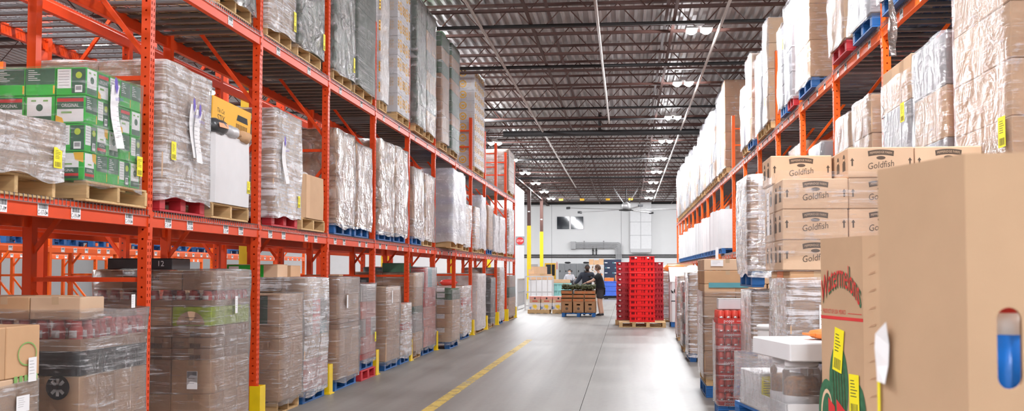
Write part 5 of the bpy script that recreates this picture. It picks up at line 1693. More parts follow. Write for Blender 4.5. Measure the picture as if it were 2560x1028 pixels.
# heap of green vegetables on top
m = MB('leafy')
rr = random.Random(5)
for k in range(520):
    x, y = rr.uniform(-.56, .56), rr.uniform(-.44, .2)
    z = rr.uniform(0, .13)
    r0 = rr.uniform(.02, .042)
    a, b = rr.uniform(0, 6.28), rr.uniform(-.6, .6)
    c_, s_ = math.cos(a), math.sin(a)
    m.lathe([(r0 * .3, -r0), (r0 * (1 + b * .4), -r0 * .3), (r0 * (.8 - b * .3), r0 * .5), (r0 * .1, r0 * 1.25)], 5, None, (x, y, z + r0))
veg = thing('leafy_greens', 'heap of dark leafy greens on top of the shallow produce trays', 'vegetables', (px, py_, FP + .383 + 3 * .132 + .002), 0, None, m.mesh('leafy_greens', True))
stuff(veg)
# banana boxes
def banana_box(label, x, y, z, pink):
    t = thing('banana_box', label, 'box', (x, y, z), 0, 'banana boxes by the railing')
    w_, d_, h_ = .40, .5, .24
    ob('box_body', MB('white_card' if not pink else 'tan_pale').cbox(-w_ / 2, w_ / 2, -d_ / 2, d_ / 2, 0, h_, .006).mesh('box_body'), t)
    ob('lid', MB('white_card' if not pink else 'pink_card').cbox(-w_ / 2 - .008, w_ / 2 + .008, -d_ / 2 - .008, d_ / 2 + .008, h_ * .55, h_ + .006, .006).mesh('lid'), t)
    p = MB('ink_yellow')
    yy_ = -d_ / 2 - .0095
    if not pink:
        for q in range(3):
            V = []
            r_ = .11 + q * .045
            for k in range(7):
                a = math.pi + .15 + k * .19
                th_ = .018 * math.sin(math.pi * (k + .4) / 6.8) + .003
                V += [((r_ + th_) * math.cos(a) + .12, yy_ - .0006 * q, .215 + (r_ + th_) * math.sin(a) * .95), ((r_ - th_) * math.cos(a) + .12, yy_ - .0006 * q, .215 + (r_ - th_) * math.sin(a) * .95)]
            p.add(V, [(2 * k, 2 * k + 1, 2 * k + 3, 2 * k + 2) for k in range(6)], 'guard_yellow')
        p.box(-.195, -.135, yy_, yy_ + .001, .02, .10, 'blue_card')
    else:
        p.cyl((0, yy_, .17), (0, yy_ + .001, .17), .035, 10, 'ink')
        p.box(-.1, .1, yy_, yy_ + .001, .05, .08, 'ink_red')
    ob('printed_mark', p.mesh('printed_mark'), t)
for i in range(4):
    banana_box('white box with printed bananas, %s along the lower tier by the railing' % ORD[i + 1], -3.40 + i * .43, 39.6, FP, False)
for i in range(3):
    banana_box('pale pink topped box, %s along the upper tier by the railing' % ORD[i + 1], -3.40 + i * .44, 39.6, FP + .25, True)
t = pallet('wood', -3.25, 39.65, 0, 'bare wooden pallet under the banana boxes nearest the railing', None, W=1.0, Dp=.86)
t = pallet('wood', -2.34, 39.65, 0, 'bare wooden pallet under the banana boxes nearest the people', None, W=1.0, Dp=.84)

# ------------------------------------------------------------------ people
def skin_geo(pts, edges, sub=2):
    """grow a smooth tapered surface over a skeleton; returns (verts, faces)"""
    me = D.meshes.new('sk')
    me.from_pydata([p[0] for p in pts], edges, [])
    o = D.objects.new('sk', me)
    COL.objects.link(o)
    o.modifiers.new('skin', 'SKIN')
    for k, p in enumerate(pts):
        r = p[1] if isinstance(p[1], tuple) else (p[1], p[1])
        me.skin_vertices[0].data[k].radius = r
        me.skin_vertices[0].data[k].use_root = (k == 0)
    s = o.modifiers.new('sub', 'SUBSURF')
    s.levels = sub
    s.render_levels = sub
    dg = bpy.context.evaluated_depsgraph_get()
    ev = o.evaluated_get(dg)
    m2 = ev.to_mesh()
    out = ([tuple(v.co) for v in m2.vertices], [tuple(p.vertices) for p in m2.polygons])
    ev.to_mesh_clear()
    D.objects.remove(o)
    D.meshes.remove(me)
    return out

def chain(names, J, rad):
    pts = [(J[n], rad[n]) for n in names]
    return pts, [(i, i + 1) for i in range(len(names) - 1)]

def hand_geo(m, wrist, d, up, side, mat, curl=0.5):
    """palm with four unequal curled fingers and a side thumb"""
    d, up = Vector(d).normalized(), Vector(up).normalized()
    s = d.cross(up).normalized() * side
    up = s.cross(d).normalized() * side
    w_ = Vector(wrist)
    m.add(*skin_geo([(w_, (.026, .02)), (w_ + d * .04, (.036, .016)), (w_ + d * .085, (.038, .014))], [(0, 1), (1, 2)], 1), mat)
    for q, (o, L) in enumerate(((-.028, .068), (-.010, .078), (.010, .073), (.027, .056))):
        a = w_ + d * .075 + s * o
        b = a + d * (.012 + L * .42)
        c = b + (d * math.cos(curl) - up * math.sin(curl)) * L * .34
        e = c + (d * math.cos(curl * 2) - up * math.sin(curl * 2)) * L * .26
        m.add(*skin_geo([(a, .010), (b, .0095), (c, .0088), (e, .0075)], [(0, 1), (1, 2), (2, 3)], 1), mat)
    a = w_ + d * .03 - s * .03
    b = a + (d * .6 - s * .8).normalized() * .035
    c = b + (d * .9 - s * .2 - up * .3).normalized() * .03
    m.add(*skin_geo([(a, .012), (b, .011), (c, .009)], [(0, 1), (1, 2)], 1), mat)

def person(label, at, J, facing, skin_mat, hair_mat, shirt, bottoms, sleeve, shorts, glove=None, hair_len=0.0, beard=False, mask=None, vest=None):
    t = thing('person', label, 'person', at)
    rad = dict(pelvis=(.15, .115), waist=(.135, .10), chest=(.155, .105), neck=(.055, .055), skull=(.06, .06))
    fx, fy = facing
    F = Vector((fx, fy, 0)).normalized()
    S = Vector((-F.y, F.x, 0))          # person's left
    names = ['pelvis', 'waist', 'chest', 'neck', 'skull', 'shl', 'ell', 'wrl', 'shr', 'elr', 'wrr', 'hpl', 'knl', 'anl', 'hpr', 'knr', 'anr']
    rr = dict(pelvis=.15, waist=.135, chest=.15, neck=.062, skull=.06, shl=.075, ell=.052, wrl=.034, shr=.075, elr=.052, wrr=.034, hpl=.105, knl=.070, anl=.050, hpr=.105, knr=.070, anr=.050)
    E_ = [('pelvis', 'waist'), ('waist', 'chest'), ('chest', 'neck'), ('neck', 'skull'), ('chest', 'shl'), ('shl', 'ell'), ('ell', 'wrl'), ('chest', 'shr'), ('shr', 'elr'), ('elr', 'wrr'), ('pelvis', 'hpl'), ('hpl', 'knl'), ('knl', 'anl'), ('pelvis', 'hpr'), ('hpr', 'knr'), ('knr', 'anr')]
    ix = {n: k for k, n in enumerate(names)}
    m = MB(skin_mat)
    m.add(*skin_geo([(J[n], rr[n]) for n in names], [(ix[a], ix[b]) for a, b in E_], 2))
    # head: skull, jaw, nose, ears
    hc = Vector(J['head'])
    V, Fc = [], []
    nu, nv = 18, 14
    for iv in range(nv + 1):
        v = math.pi * iv / nv
        for iu in range(nu):
            u = 2 * math.pi * iu / nu
            z = math.cos(v) * .118
            rr_ = math.sin(v)
            low = max(0, -z / .118)
            a = math.cos(u) * rr_ * (.104 - .018 * low)
            b = math.sin(u) * rr_ * (.084 - .018 * low)
            if math.cos(u) > .3:
                a += .012 * low
            if abs(math.sin(u)) < .25 and math.cos(u) > 0:
                a += .020 * math.exp(-((z + .022) / .020) ** 2)       # nose
                a += .006 * math.exp(-((z + .066) / .012) ** 2)       # lips
            if .2 < abs(math.sin(u)) < .75 and math.cos(u) > 0:
                a -= .007 * math.exp(-((z - .005) / .016) ** 2)       # eye sockets
            V.append(hc + F * a + S * b + Vector((0, 0, z)))
    for iv in range(nv):
        Fc += [(iv * nu + k, iv * nu + (k + 1) % nu, (iv + 1) * nu + (k + 1) % nu, (iv + 1) * nu + k) for k in range(nu)]
    m.add(V, Fc, skin_mat)
    for s_ in (-1, 1):
        ec = hc + S * (.081 * s_) - F * .008 + Vector((0, 0, -.01))
        m.lathe([(.004, -.028), (.014, -.018), (.018, .006), (.013, .026), (.003, .03)], 8, skin_mat, tuple(ec))
    for w_, e_, sd in (('wrl', 'ell', 1), ('wrr', 'elr', -1)):
        d = Vector(J[w_]) - Vector(J[e_])
        hand_geo(m, J[w_], d, (0, 0, 1), sd, glove or skin_mat)
    ob('body', m.mesh('body', True), t)
    ey = MB('paper')
    for s_ in (-1, 1):
        c = hc + S * (.032 * s_) + F * .083 + Vector((0, 0, .006))
        ey.lathe([(.004, -.008), (.011, 0), (.004, .008)], 8, 'paper', tuple(c))
        c2 = c + F * .008
        ey.lathe([(.002, -.004), (.005, 0), (.002, .004)], 6, 'ink', tuple(c2))
        bw = hc + S * (.032 * s_) + F * .094 + Vector((0, 0, .026))
        ey.bar(bw - S * .016, bw + S * .016, .006, .006, hair_mat)
    mo = hc + F * .098 + Vector((0, 0, -.062))
    ey.bar(mo - S * .02, mo + S * .02, .006, .006, 'red_paint' if skin_mat == 'skin_light' else 'ink_brown')
    ob('face', ey.mesh('face'), t)
    # hair cap
    V, Fc = [], []
    nv2 = 9
    for iv in range(nv2 + 1):
        for iu in range(nu):
            u = 2 * math.pi * iu / nu
            vmax = math.pi * (.36 if math.cos(u) > .55 else (.5 if math.cos(u) > 0 else .60 + hair_len))
            v = vmax * iv / nv2
            th_ = (.012 if hair_len >= 0 else .003) * (1 + .8 * noise.noise((math.cos(u) * 4, math.sin(u) * 4, v * 5)))
            a = math.cos(u) * math.sin(v) * (.106 + th_)
            b = math.sin(u) * math.sin(v) * (.086 + th_)
            V.append(hc + F * a + S * b + Vector((0, 0, math.cos(v) * (.118 + th_))))
    for iv in range(nv2):
        Fc += [(iv * nu + k, iv * nu + (k + 1) % nu, (iv + 1) * nu + (k + 1) % nu, (iv + 1) * nu + k) for k in range(nu)]
    ob('hair', MB(hair_mat).add(V, Fc).mesh('hair', True), t)
    if beard:
        b_ = MB(hair_mat)
        b_.lathe([(.02, -.04), (.055, -.02), (.064, .01), (.06, .03)], 12, None, tuple(hc + F * .030 + Vector((0, 0, -.085))))
        ob('beard', b_.mesh('beard', True), t)
    if mask:
        b_ = MB(mask)
        b_.lathe([(.02, -.045), (.055, -.03), (.066, 0), (.060, .028)], 12, None, tuple(hc + F * .036 + Vector((0, 0, -.055))))
        ob('face_mask', b_.mesh('face_mask', True), t)
    # shirt: torso and sleeves
    L = lambda a, b, f: tuple(Vector(J[a]).lerp(Vector(J[b]), f))
    k = .42 if sleeve == 'short' else .96
    low = Vector(J['pelvis']) - Vector((0, 0, .13))
    pts = [(tuple(low), .205), (J['waist'], .185), (J['chest'], .20), (L('chest', 'neck', .72), .095), (J['shl'], .108), (J['shr'], .108)]
    ed = [(0, 1), (1, 2), (2, 3), (2, 4), (2, 5)]
    if sleeve == 'short':
        pts += [(L('shl', 'ell', .75), .098), (L('shr', 'elr', .75), .098)]
        ed += [(4, 6), (5, 7)]
    else:
        pts += [(J['ell'], .078), (J['elr'], .078), (L('ell', 'wrl', .96), .052), (L('elr', 'wrr', .96), .052)]
        ed += [(4, 6), (5, 7), (6, 8), (7, 9)]
    ob('shirt', MB(shirt).add(*skin_geo(pts, ed, 2)).mesh('shirt', True), t)
    if vest:
        pts = [(tuple(low), .215), (J['waist'], .20), (L('waist', 'chest', .7), .212)]
        ob('apron', MB(vest).add(*skin_geo(pts, [(0, 1), (1, 2)], 2)).mesh('apron', True), t)
    if shorts:
        pts = [(L('pelvis', 'waist', .15), .17), (J['hpl'], .140), (L('hpl', 'knl', .80), .125), (J['hpr'], .140), (L('hpr', 'knr', .80), .125)]
        ob('shorts', MB(bottoms).add(*skin_geo(pts, [(0, 1), (1, 2), (0, 3), (3, 4)], 2)).mesh('shorts', True), t)
    else:
        pts = [(L('pelvis', 'waist', .15), .145), (J['hpl'], .108), (J['knl'], .078), (J['anl'], .062), (J['hpr'], .108), (J['knr'], .078), (J['anr'], .062)]
        ob('trousers', MB(bottoms).add(*skin_geo(pts, [(0, 1), (1, 2), (2, 3), (0, 4), (4, 5), (5, 6)], 2)).mesh('trousers', True), t)
    for a in ('anl', 'anr'):
        c = Vector(J[a])
        pts = [((c.x - F.x * .05, c.y - F.y * .05, .06), .062), ((c.x + F.x * .05, c.y + F.y * .05, .055), (.060, .058)), ((c.x + F.x * .14, c.y + F.y * .14, .036), (.044, .034)), ((c.x + F.x * .18, c.y + F.y * .18, .032), (.036, .028))]
        sh = MB('shoe')
        v, f = skin_geo(pts, [(0, 1), (1, 2), (2, 3)], 1)
        sh.add([(p[0], p[1], max(.004, p[2])) for p in v], f)
        s_ = ob('shoe', sh.mesh('shoe', True), t)
        so = MB('off_white')
        so.bar((c.x - F.x * .06, c.y - F.y * .06, .007), (c.x + F.x * .17, c.y + F.y * .17, .007), .066, .014)
        ob('sole', so.mesh('sole'), s_)
    return t

J1 = dict(pelvis=(.02, 0, .95), waist=(.0, 0, 1.13), chest=(-.02, 0, 1.36), neck=(-.04, 0, 1.51), skull=(-.06, 0, 1.60), head=(-.075, 0, 1.685),
          shl=(-.03, -.19, 1.43), ell=(-.25, -.25, 1.24), wrl=(-.47, -.27, 1.17), shr=(-.03, .19, 1.43), elr=(-.13, .27, 1.2), wrr=(-.20, .08, 1.03),
          hpl=(.02, -.09, .90), knl=(-.03, -.11, .50), anl=(.03, -.11, .06), hpr=(.02, .09, .90), knr=(.02, .10, .50), anr=(.10, .11, .06))
person('person in black t-shirt and dark shorts reaching one arm over the greens', (-.93, 37.35, 0), J1, (-1, .25), 'skin_light', 'hair_brown', 'cloth_black', 'cloth_charcoal', 'short', True, hair_len=.06)
J2 = dict(pelvis=(0, 0, .95), waist=(0, -.01, 1.14), chest=(0, -.03, 1.38), neck=(.01, -.05, 1.53), skull=(.01, -.07, 1.62), head=(.015, -.085, 1.705),
          shl=(.19, -.03, 1.45), ell=(.29, -.14, 1.23), wrl=(.13, -.33, 1.36), shr=(-.19, -.03, 1.45), elr=(-.33, -.10, 1.22), wrr=(-.44, -.30, 1.13),
          hpl=(.09, 0, .90), knl=(.10, -.02, .50), anl=(.11, 0, .06), hpr=(-.09, 0, .90), knr=(-.10, -.02, .50), anr=(-.11, 0, .06))
person('person in dark long-sleeved top and black gloves standing behind the greens', (-1.40, 37.85, 0), J2, (.15, -1), 'skin_dark', 'hair_black', 'cloth_navy', 'cloth_black', 'long', False, glove='cloth_black', hair_len=-.08, beard=True)
J3 = dict(pelvis=(0, 0, .90), waist=(0, -.01, 1.07), chest=(0, -.02, 1.28), neck=(0, -.03, 1.42), skull=(0, -.04, 1.50), head=(0, -.05, 1.58),
          shl=(.17, -.02, 1.34), ell=(.27, -.10, 1.12), wrl=(.33, -.30, 1.24), shr=(-.17, -.02, 1.34), elr=(-.26, -.05, 1.1), wrr=(-.24, -.28, 1.02),
          hpl=(.09, 0, .86), knl=(.10, -.02, .48), anl=(.10, 0, .06), hpr=(-.09, 0, .86), knr=(-.10, -.02, .48), anr=(-.10, 0, .06))
person('person in light grey shirt, dark apron and pale face mask before the lockers', (-2.94, 55.0, 0), J3, (0, -1), 'skin_light', 'hair_black', 'cloth_grey', 'cloth_black', 'long', False, glove='cloth_black', mask='paper', vest='cloth_charcoal')

# ------------------------------------------------------------------ far end of the hall
def grid_window(n, x0, x1, z0, z1, nx, y):
    t = struct(MB('paper').box(x0 - .06, x1 + .06, y - .05, y - .004, z0 - .06, z0).box(x0 - .06, x1 + .06, y - .05, y - .004, z1, z1 + .06).box(x0 - .06, x0, y - .05, y - .004, z0, z1).box(x1, x1 + .06, y - .05, y - .004, z0, z1).build('window_%d' % n))
    w_ = (x1 - x0) / nx
    for k in range(nx):
        MB('dark_glass').box(x0 + k * w_ + .04, x0 + (k + 1) * w_ - .04, y - .03, y - .006, z0 + .02, z1 - .02).build('pane', t)
    for k in range(1, nx):
        MB('paper').box(x0 + k * w_ - .06, x0 + k * w_ + .06, y - .045, y - .004, z0, z1).build('mullion', t)
grid_window(1, -5.0, -3.03, 4.63, 5.57, 2, YB)
t = thing('air_duct', 'boxy white air duct dropping down the end wall', 'duct', (1.03, YB - .35, 2.95))
ob('duct_body', MB('duct').cbox(-.75, .75, -.34, .34, .25, 3.6, .01).mesh('duct_body'), t)
ob('outlet', MB('duct').add([(-.75, -.34, .25), (.75, -.34, .25), (.75, .34, .25), (-.75, .34, .25), (-.68, -.22, 0), (.68, -.22, 0), (.68, .34, 0), (-.68, .34, 0)], [(0, 4, 5, 1), (1, 5, 6, 2), (2, 6, 7, 3), (3, 7, 4, 0), (4, 7, 6, 5)]).mesh('outlet'), t)
for k in range(1, 4):
    ob('flange', MB('pipe_grey').box(-.76, .76, -.35, .34, .25 + k * .95, .28 + k * .95).mesh('flange'), t)
MB('pipe_grey').box(-.02, .02, -.345, -.34, .25, 3.6).build('seam', t)
t = thing('conduit_bundle', 'bundle of grey conduits bending down the end wall from a junction box', 'conduit', (0, YB - .24, 0))
for k in range(5):
    z = 3.30 + k * .09
    x = -.72 + k * .09
    MB('pipe_grey').cyl((-3.6, 0, z), (x - .2, 0, z), .04, 6).cyl((x - .2, 0, z), (x - .06, 0, z - .06), .04, 6).cyl((x - .06, 0, z - .06), (x, 0, z - .2), .04, 6).cyl((x, 0, z - .2), (x, 0, 1.2), .04, 6).build('conduit', t)
MB('pipe_grey').cbox(-3.95, -3.6, -.12, .23, 3.2, 3.75, .01).build('junction_box', t)
for x in (-3.0, -1.6):
    MB('ink_grey').box(x - .03, x + .03, .04, .23, 3.2, 3.8).build('strap', t)
for z, lb in ((2.78, 'upper'), (2.64, 'lower')):
    t = thing('wall_pipe', '%s of two dark pipes running along the end wall' % lb, 'pipe', (0, YB - .12, z))
    ob('pipe_run', MB('steel_dark').cyl((-9, 0, 0), (6, 0, 0), .035, 8).mesh('pipe_run', True), t)
    for k in range(8):
        MB('ink_grey').box(-8 + k * 1.9, -7.96 + k * 1.9, -.02, .115, -.05, .05).build('pipe_bracket', t)
t = thing('standpipe', 'pair of short black valves rising from the wall pipes', 'valve', (-2.25, YB - .14, 2.8))
for x in (-.12, .12):
    MB('steel_dark').cyl((x, 0, 0), (x, 0, .55), .04, 8).cyl((x, -.05, .3), (x, .05, .3), .07, 8).build('valve', t)
t = thing('exit_sign', 'small red exit sign below the roof at the end wall', 'exit sign', (.77, YB - .5, 6.14))
ob('sign_box', MB('paper').cbox(-.22, .22, -.04, .04, 0, .28, .01).mesh('sign_box'), t)
ob('sign_face', MB('exit_red').box(-.2, .2, -.045, -.041, .03, .25).text('EXIT', .17, (0, -.047, .14), (1, 0, 0), (0, 0, 1), 'paper', sx=.8).mesh('lettering'), t)
ob('hanger', MB('zinc').cyl((0, 0, .28), (0, 0, .5), .012, 6).mesh('hanger'), t)
# lockers
for k in range(2):
    t = thing('locker_bank', 'grey bank of steel lockers, %s' % ('nearer the railing' if k == 0 else 'nearer the dark banner'), 'lockers', (-4.72 + k * 1.30, YB - 2.0, 0), 0, 'lockers')
    ob('locker_case', MB('locker_grey').box(0, 1.26, 0, .5, .08, 2.15).box(.05, 1.2, .05, .45, 0, .08).mesh('locker_case'), t)
    for q in range(3):
        dr = ob('door', cached('ldoor', lambda: MB('locker_grey').cbox(.01, .40, -.02, 0, .1, 2.12, .005).mesh('door')), t, (.01 + q * .415, 0, 0))
        ob('latch', cached('latch', lambda: MB('ink').box(.05, .12, -.035, -.02, 1.55, 1.68).mesh('latch')), dr)
    bag('dark bundle lying on the %s locker bank' % ('first' if k == 0 else 'second'), -4.1 + k * 1.3, YB - 1.75, 2.155, .22, .16, .06, 'cloth_black', .2, 30 + k)
# banner, boxes on a display, blue bin
t = thing('banner', 'dark navy banner with rows of small pale logos', 'banner', (-1.1, YB - 3.0, 0))
ob('panel', MB('navy').box(-.6, .75, -.015, .015, .1, 2.42).mesh('panel'), t)
m = MB('paper')
for r in range(5):
    for c in range(2):
        x = -.35 + c * .65 + (.16 if r % 2 else 0)
        z = 2.2 - r * .35
        m.box(x - .02, x + .16, -.018, -.016, z - .03, z + .03)
        m.cyl((x - .1, -.018, z), (x - .1, -.016, z), .05, 8, 'teal_card')
ob('logo_print', m.mesh('logo_print'), t)
ob('foot', MB('steel_dark').box(-.6, .75, -.25, .25, 0, .1).mesh('foot'), t)
t = thing('display_bin', 'printed cardboard display bin behind the people', 'bin', (-2.0, YB - 4.6, 0))
ob('bin_wall', MB('off_white').box(-.5, .5, -.4, .4, 0, 2.05).mesh('bin_wall'), t)
m = MB('kraft')
rr = random.Random(8)
for k in range(26):
    x, z = rr.uniform(-.45, .4), rr.uniform(.6, 1.95)
    m.box(x, x + rr.uniform(.05, .14), -.403, -.401, z, z + rr.uniform(.05, .12), rr.choice(('kraft', 'tan', 'bag_orange', 'leafy', 'brown')))
ob('printed_panel', m.mesh('printed_panel'), t)
for k, (x, hh) in enumerate(((-.34, .36), (.0, .30), (.33, .40))):
    carton('kraft carton on the printed display bin, %s in its row' % ORD[k + 1], -2.0 + x, YB - 4.6, 2.052, .31, .3, hh, 'kraft')
def bulk_crate(label, x, y, wx, wy, h_, mat, legs=True):
    t = thing('plastic_bin', label, 'bin', (x, y, 0))
    m = MB(mat)
    z0 = .18 if legs else 0
    m.box(-wx / 2, wx / 2, -wy / 2, wy / 2, z0, z0 + .04)
    for s in (-1, 1):
        a, b = sorted((s * wy / 2, s * (wy / 2 - .03)))
        m.box(-wx / 2, wx / 2, a, b, z0, z0 + h_)
        a, b = sorted((s * wx / 2, s * (wx / 2 - .03)))
        m.box(a, b, -wy / 2, wy / 2, z0, z0 + h_)
    ob('bin_wall', m.mesh('bin_wall'), t)
    r = MB(mat)
    for k in range(6):
        xx = -wx / 2 + k * wx / 5
        r.box(xx - .025, xx + .025, -wy / 2 - .03, -wy / 2, z0, z0 + h_)
    for z in (z0 + .02, z0 + h_ * .35, z0 + h_ * .68, z0 + h_ - .05):
        r.box(-wx / 2, wx / 2, -wy / 2 - .035, -wy / 2, z, z + .05)
    stuff(ob('ribs', r.mesh('ribs'), t))
    if legs:
        ob('base', MB('rubber').box(-wx / 2 + .05, wx / 2 - .05, -wy / 2 + .05, wy / 2 - .05, .05, .18).box(-wx / 2 + .1, -wx / 2 + .3, -wy / 2, wy / 2, 0, .06).box(wx / 2 - .3, wx / 2 - .1, -wy / 2, wy / 2, 0, .06).mesh('base'), t)
    return t
bulk_crate('big blue ribbed plastic bin full of cartons', -.62, 61.3, 1.5, 1.1, .85, 'bin_blue')
carton('tan carton standing tall in the blue ribbed bin', -.30, 61.32, .222, .6, .55, 1.15, 'kraft', .2)
carton('orange-brown carton standing in the blue ribbed bin', -.98, 61.3, .222, .5, .5, 1.0, 'bag_orange', -.1)
bulk_crate('pale teal plastic bin by the railing', -2.95, 47.6, .95, .95, 1.05, 'bin_teal', False)
carton('opened tan carton on the pale teal bin', -2.95, 47.6, 1.05, .8, .6, .16, 'tan', .2)
bulk_crate('second pale teal bin half hidden behind the railing', -3.75, 48.9, .85, .95, .95, 'bin_teal', False)
for k, (x, y, z, w_, h_, a) in enumerate(((-3.75, 46.2, 0, 1.0, 1.20, 0), (-3.75, 46.2, 1.21, 1.0, .24, .12), (-3.8, 46.2, 1.46, .6, .32, -.1), (-4.15, 46.2, 1.46, .25, .2, .1))):
    carton('%s carton of the heap behind the railing' % ('big white lowest', 'wide flat tan', 'topmost tan', 'small tan')[k], x, y, z, w_, .6, h_, 'white_card' if k == 0 else 'tan', a)
# railing gates
def gate(label, x, y, L, rz, h_=1.28):
    t = thing('gate', label, 'gate', (x, y, 0), rz)
    for z in (.16, .72, h_):
        MB('zinc').box(0, L, -.02, .02, z - .025, z + .025).build('rail', t)
    n = max(3, int(L / .22))
    for k in range(n + 1):
        xx = k * L / n
        e = k in (0, n)
        MB('zinc').box(xx - (.03 if e else .018), xx + (.03 if e else .018), -.018, .018, 0 if e else .16, h_).build('post' if e else 'bar', t)
    return t
gate('galvanised railing gate running along the aisle by the stop sign', -4.45, 43.2, 3.2, math.pi / 2, 1.25)
gate('galvanised railing gate across the aisle before the teal bin', -4.15, 43.4, 1.15, .12, 1.36)
# stop sign
t = thing('stop_sign', 'red octagonal stop sign on a pale square plate', 'sign', (-4.93, 49.0, 3.0))
ob('plate', MB('ink_grey').box(-.21, .21, 0, .012, -.21, .21).mesh('plate'), t)
m = MB('ink_red')
m.add([(.185 * math.cos(math.pi / 8 + k * math.pi / 4), -.003, .185 * math.sin(math.pi / 8 + k * math.pi / 4)) for k in range(8)], [tuple(range(8))[::-1]])
m.text('STOP', .15, (0, -.005, 0), (1, 0, 0), (0, 0, 1), 'paper', sx=.82)
ob('octagon', m.mesh('octagon'), t)
ob('bracket', MB('zinc').box(-.42, -.2, .013, .043, -.02, .02).mesh('bracket'), t)
t = thing('junction_box', 'grey switch box with cables on the wall under the stop sign', 'switch box', (-5.33, 47.5, 2.25))
ob('box_body', MB('pipe_grey').cbox(0, .14, -.2, .2, -.15, .15, .01).mesh('box_body'), t)
ob('cable', MB('steel_dark').cyl((.07, 0, -.15), (.05, .1, -.9), .015, 6).cyl((.07, .1, .15), (.05, .3, .5), .015, 6).mesh('cable'), t)
# doorways and notices at the end wall
t = struct(MB('paper').box(-7.2, -6.25, YB - .05, YB - .003, 0, 2.2).build('door_1'))
MB('off_white').box(-7.1, -6.35, YB - .07, YB - .05, .05, 2.12).build('door_leaf', t)
t = struct(MB('ink_yellow').box(-5.85, -5.05, YB - .05, YB - .003, .05, 2.2).build('door_2'))  # yellow light in the doorway painted as door colour
MB('dark_glass').box(-5.75, -5.4, YB - .06, YB - .05, 1.3, 2.1).box(-5.35, -5.12, YB - .06, YB - .05, 1.3, 2.1).build('pane', t)
t = thing('fire_notice', 'narrow red and white notice on the end wall beside the lockers', 'notice', (-4.97, YB - .01, 1.7))
ob('sheet', MB('paper').box(-.1, .1, -.004, 0, 0, .7).mesh('sheet'), t)
ob('red_print', MB('pink_card').box(-.06, .06, -.006, -.004, .05, .45).add([(-.06, -.006, .45), (.06, -.006, .45), (0, -.006, .64)], [(0, 1, 2)]).mesh('red_print'), t)

# big ceiling fan
t = thing('ceiling_fan', 'huge five-blade ceiling fan hanging at the far end of the aisle', 'ceiling fan', (0, 62.0, 5.18))
ob('rod', MB('steel_dark').cyl((0, 0, .45), (0, 0, 1.35), .035, 8).mesh('rod'), t)
ob('motor', MB('fan_metal').lathe([(.16, .05), (.24, .08), (.25, .32), (.2, .40), (.08, .48)], 16).mesh('motor', True), t)
ob('hub', MB('steel_dark').lathe([(.1, -.06), (.42, -.03), (.42, .03), (.1, .06)], 16).mesh('hub'), t)
bl = MB('fan_metal')
for a in range(8):
    pass
V, F = [], []
for k in range(9):
    x = .35 + 3.4 * k / 8
    c_ = .11
    V += [(x, -c_, .02), (x, 0, .05), (x, c_, .0), (x, 0, .015)]
for k in range(8):
    for q in range(4):
        F.append((k * 4 + q, k * 4 + (q + 1) % 4, k * 4 + 4 + (q + 1) % 4, k * 4 + 4 + q))
F += [(0, 3, 2, 1), (32, 33, 34, 35)]
BL = bl.add(V, F).mesh('blade')
TIP = MB('ink').cbox(3.72, 3.86, -.13, .13, -.04, .09, .01).mesh('blade_tip')
for k in range(5):
    b = ob('blade', BL, t, (0, 0, 0), math.radians(-6 + 72 * k))
    ob('blade_tip', TIP, b)
for k in range(4):
    a = math.pi / 4 + k * math.pi / 2
    MB('zinc').cyl((.18 * math.cos(a), .18 * math.sin(a), .4), (1.0 * math.cos(a), 1.0 * math.sin(a), 1.27), .012, 5).build('guy_wire', t)

# ------------------------------------------------------------------ jars of pretzels on a stack of blue pallets
ang = math.atan2(-.986, .169) + math.pi / 2
cx_, cy_ = 1.262, 6.50
for k in range(5):
    pallet('blue', cx_, cy_, k * PAL_H + .0, 'blue painted pallet, %s from the floor under the pretzel jars' % ORD[k + 1], 'pallets under the pretzel jars', W=1.1, Dp=1.02, rz=ang)
zt = 5 * PAL_H + .002
def loc(u, v):
    """u from the aisle edge inwards, v from the camera end away"""
    a = Vector((.986, .169)) * (u - .51) + Vector((-.169, .986)) * (v - .55)
    return cx_ + a.x, cy_ + a.y
x, y = loc(.5, .5)
t = thing('display_tray', 'white cardboard tray under the pretzel jars on the blue pallets', 'tray', (x, y, zt), ang)
m = MB('white_card').box(-.48, .48, -.46, .46, 0, .008)
m.box(-.48, .48, -.46, -.452, 0, .10).box(-.48, .48, .452, .46, 0, .10).box(-.48, -.472, -.46, .46, 0, .10).box(.472, .48, -.46, .46, 0, .10)
ob('tray_body', m.mesh('tray_body'), t)
JR = MB('jar_clear').lathe([(.095, 0), (.105, .012), (.105, .26), (.09, .285), (.075, .29)], 24).mesh('jar_body', True)
JC = MB('pretzel').lathe([(.092, .006), (.1, .014), (.1, .20), (.08, .225), (.02, .232)], 18).mesh('pretzels', True)
JL = MB('white_card').lathe([(.085, .285), (.092, .29), (.092, .315), (.08, .32), (.01, .321)], 24).mesh('lid', True)
JB = MB('paper')
JB.add([(.1065 * math.cos(2 * math.pi * k / 24), .1065 * math.sin(2 * math.pi * k / 24), z) for z in (.03, .13) for k in range(24)], [(k, (k + 1) % 24, 24 + (k + 1) % 24, 24 + k) for k in range(24)])
JB = JB.mesh('label', True)
def jar(label, x, y, z):
    t = thing('pretzel_jar', label, 'jar', (x, y, z), R.uniform(0, 6), 'pretzel jars')
    ob('jar_body', JR, t)
    ob('pretzels', JC, t)
    ob('lid', JL, t)
    ob('label', JB, t)
for i in range(4):
    for j in range(4):
        if i == 0 or j == 0 or (i, j) == (1, 1):
            if i == 0 and j >= 2:
                continue
            x, y = loc(.15 + i * .222, .17 + j * .222)
            jar('clear jar of brown pretzels, %s from the aisle in row %s on the tray' % (ORD[i + 1], ORD[j + 1].replace('first', 'one').replace('second', 'two').replace('third', 'three')), x, y, zt + .009)
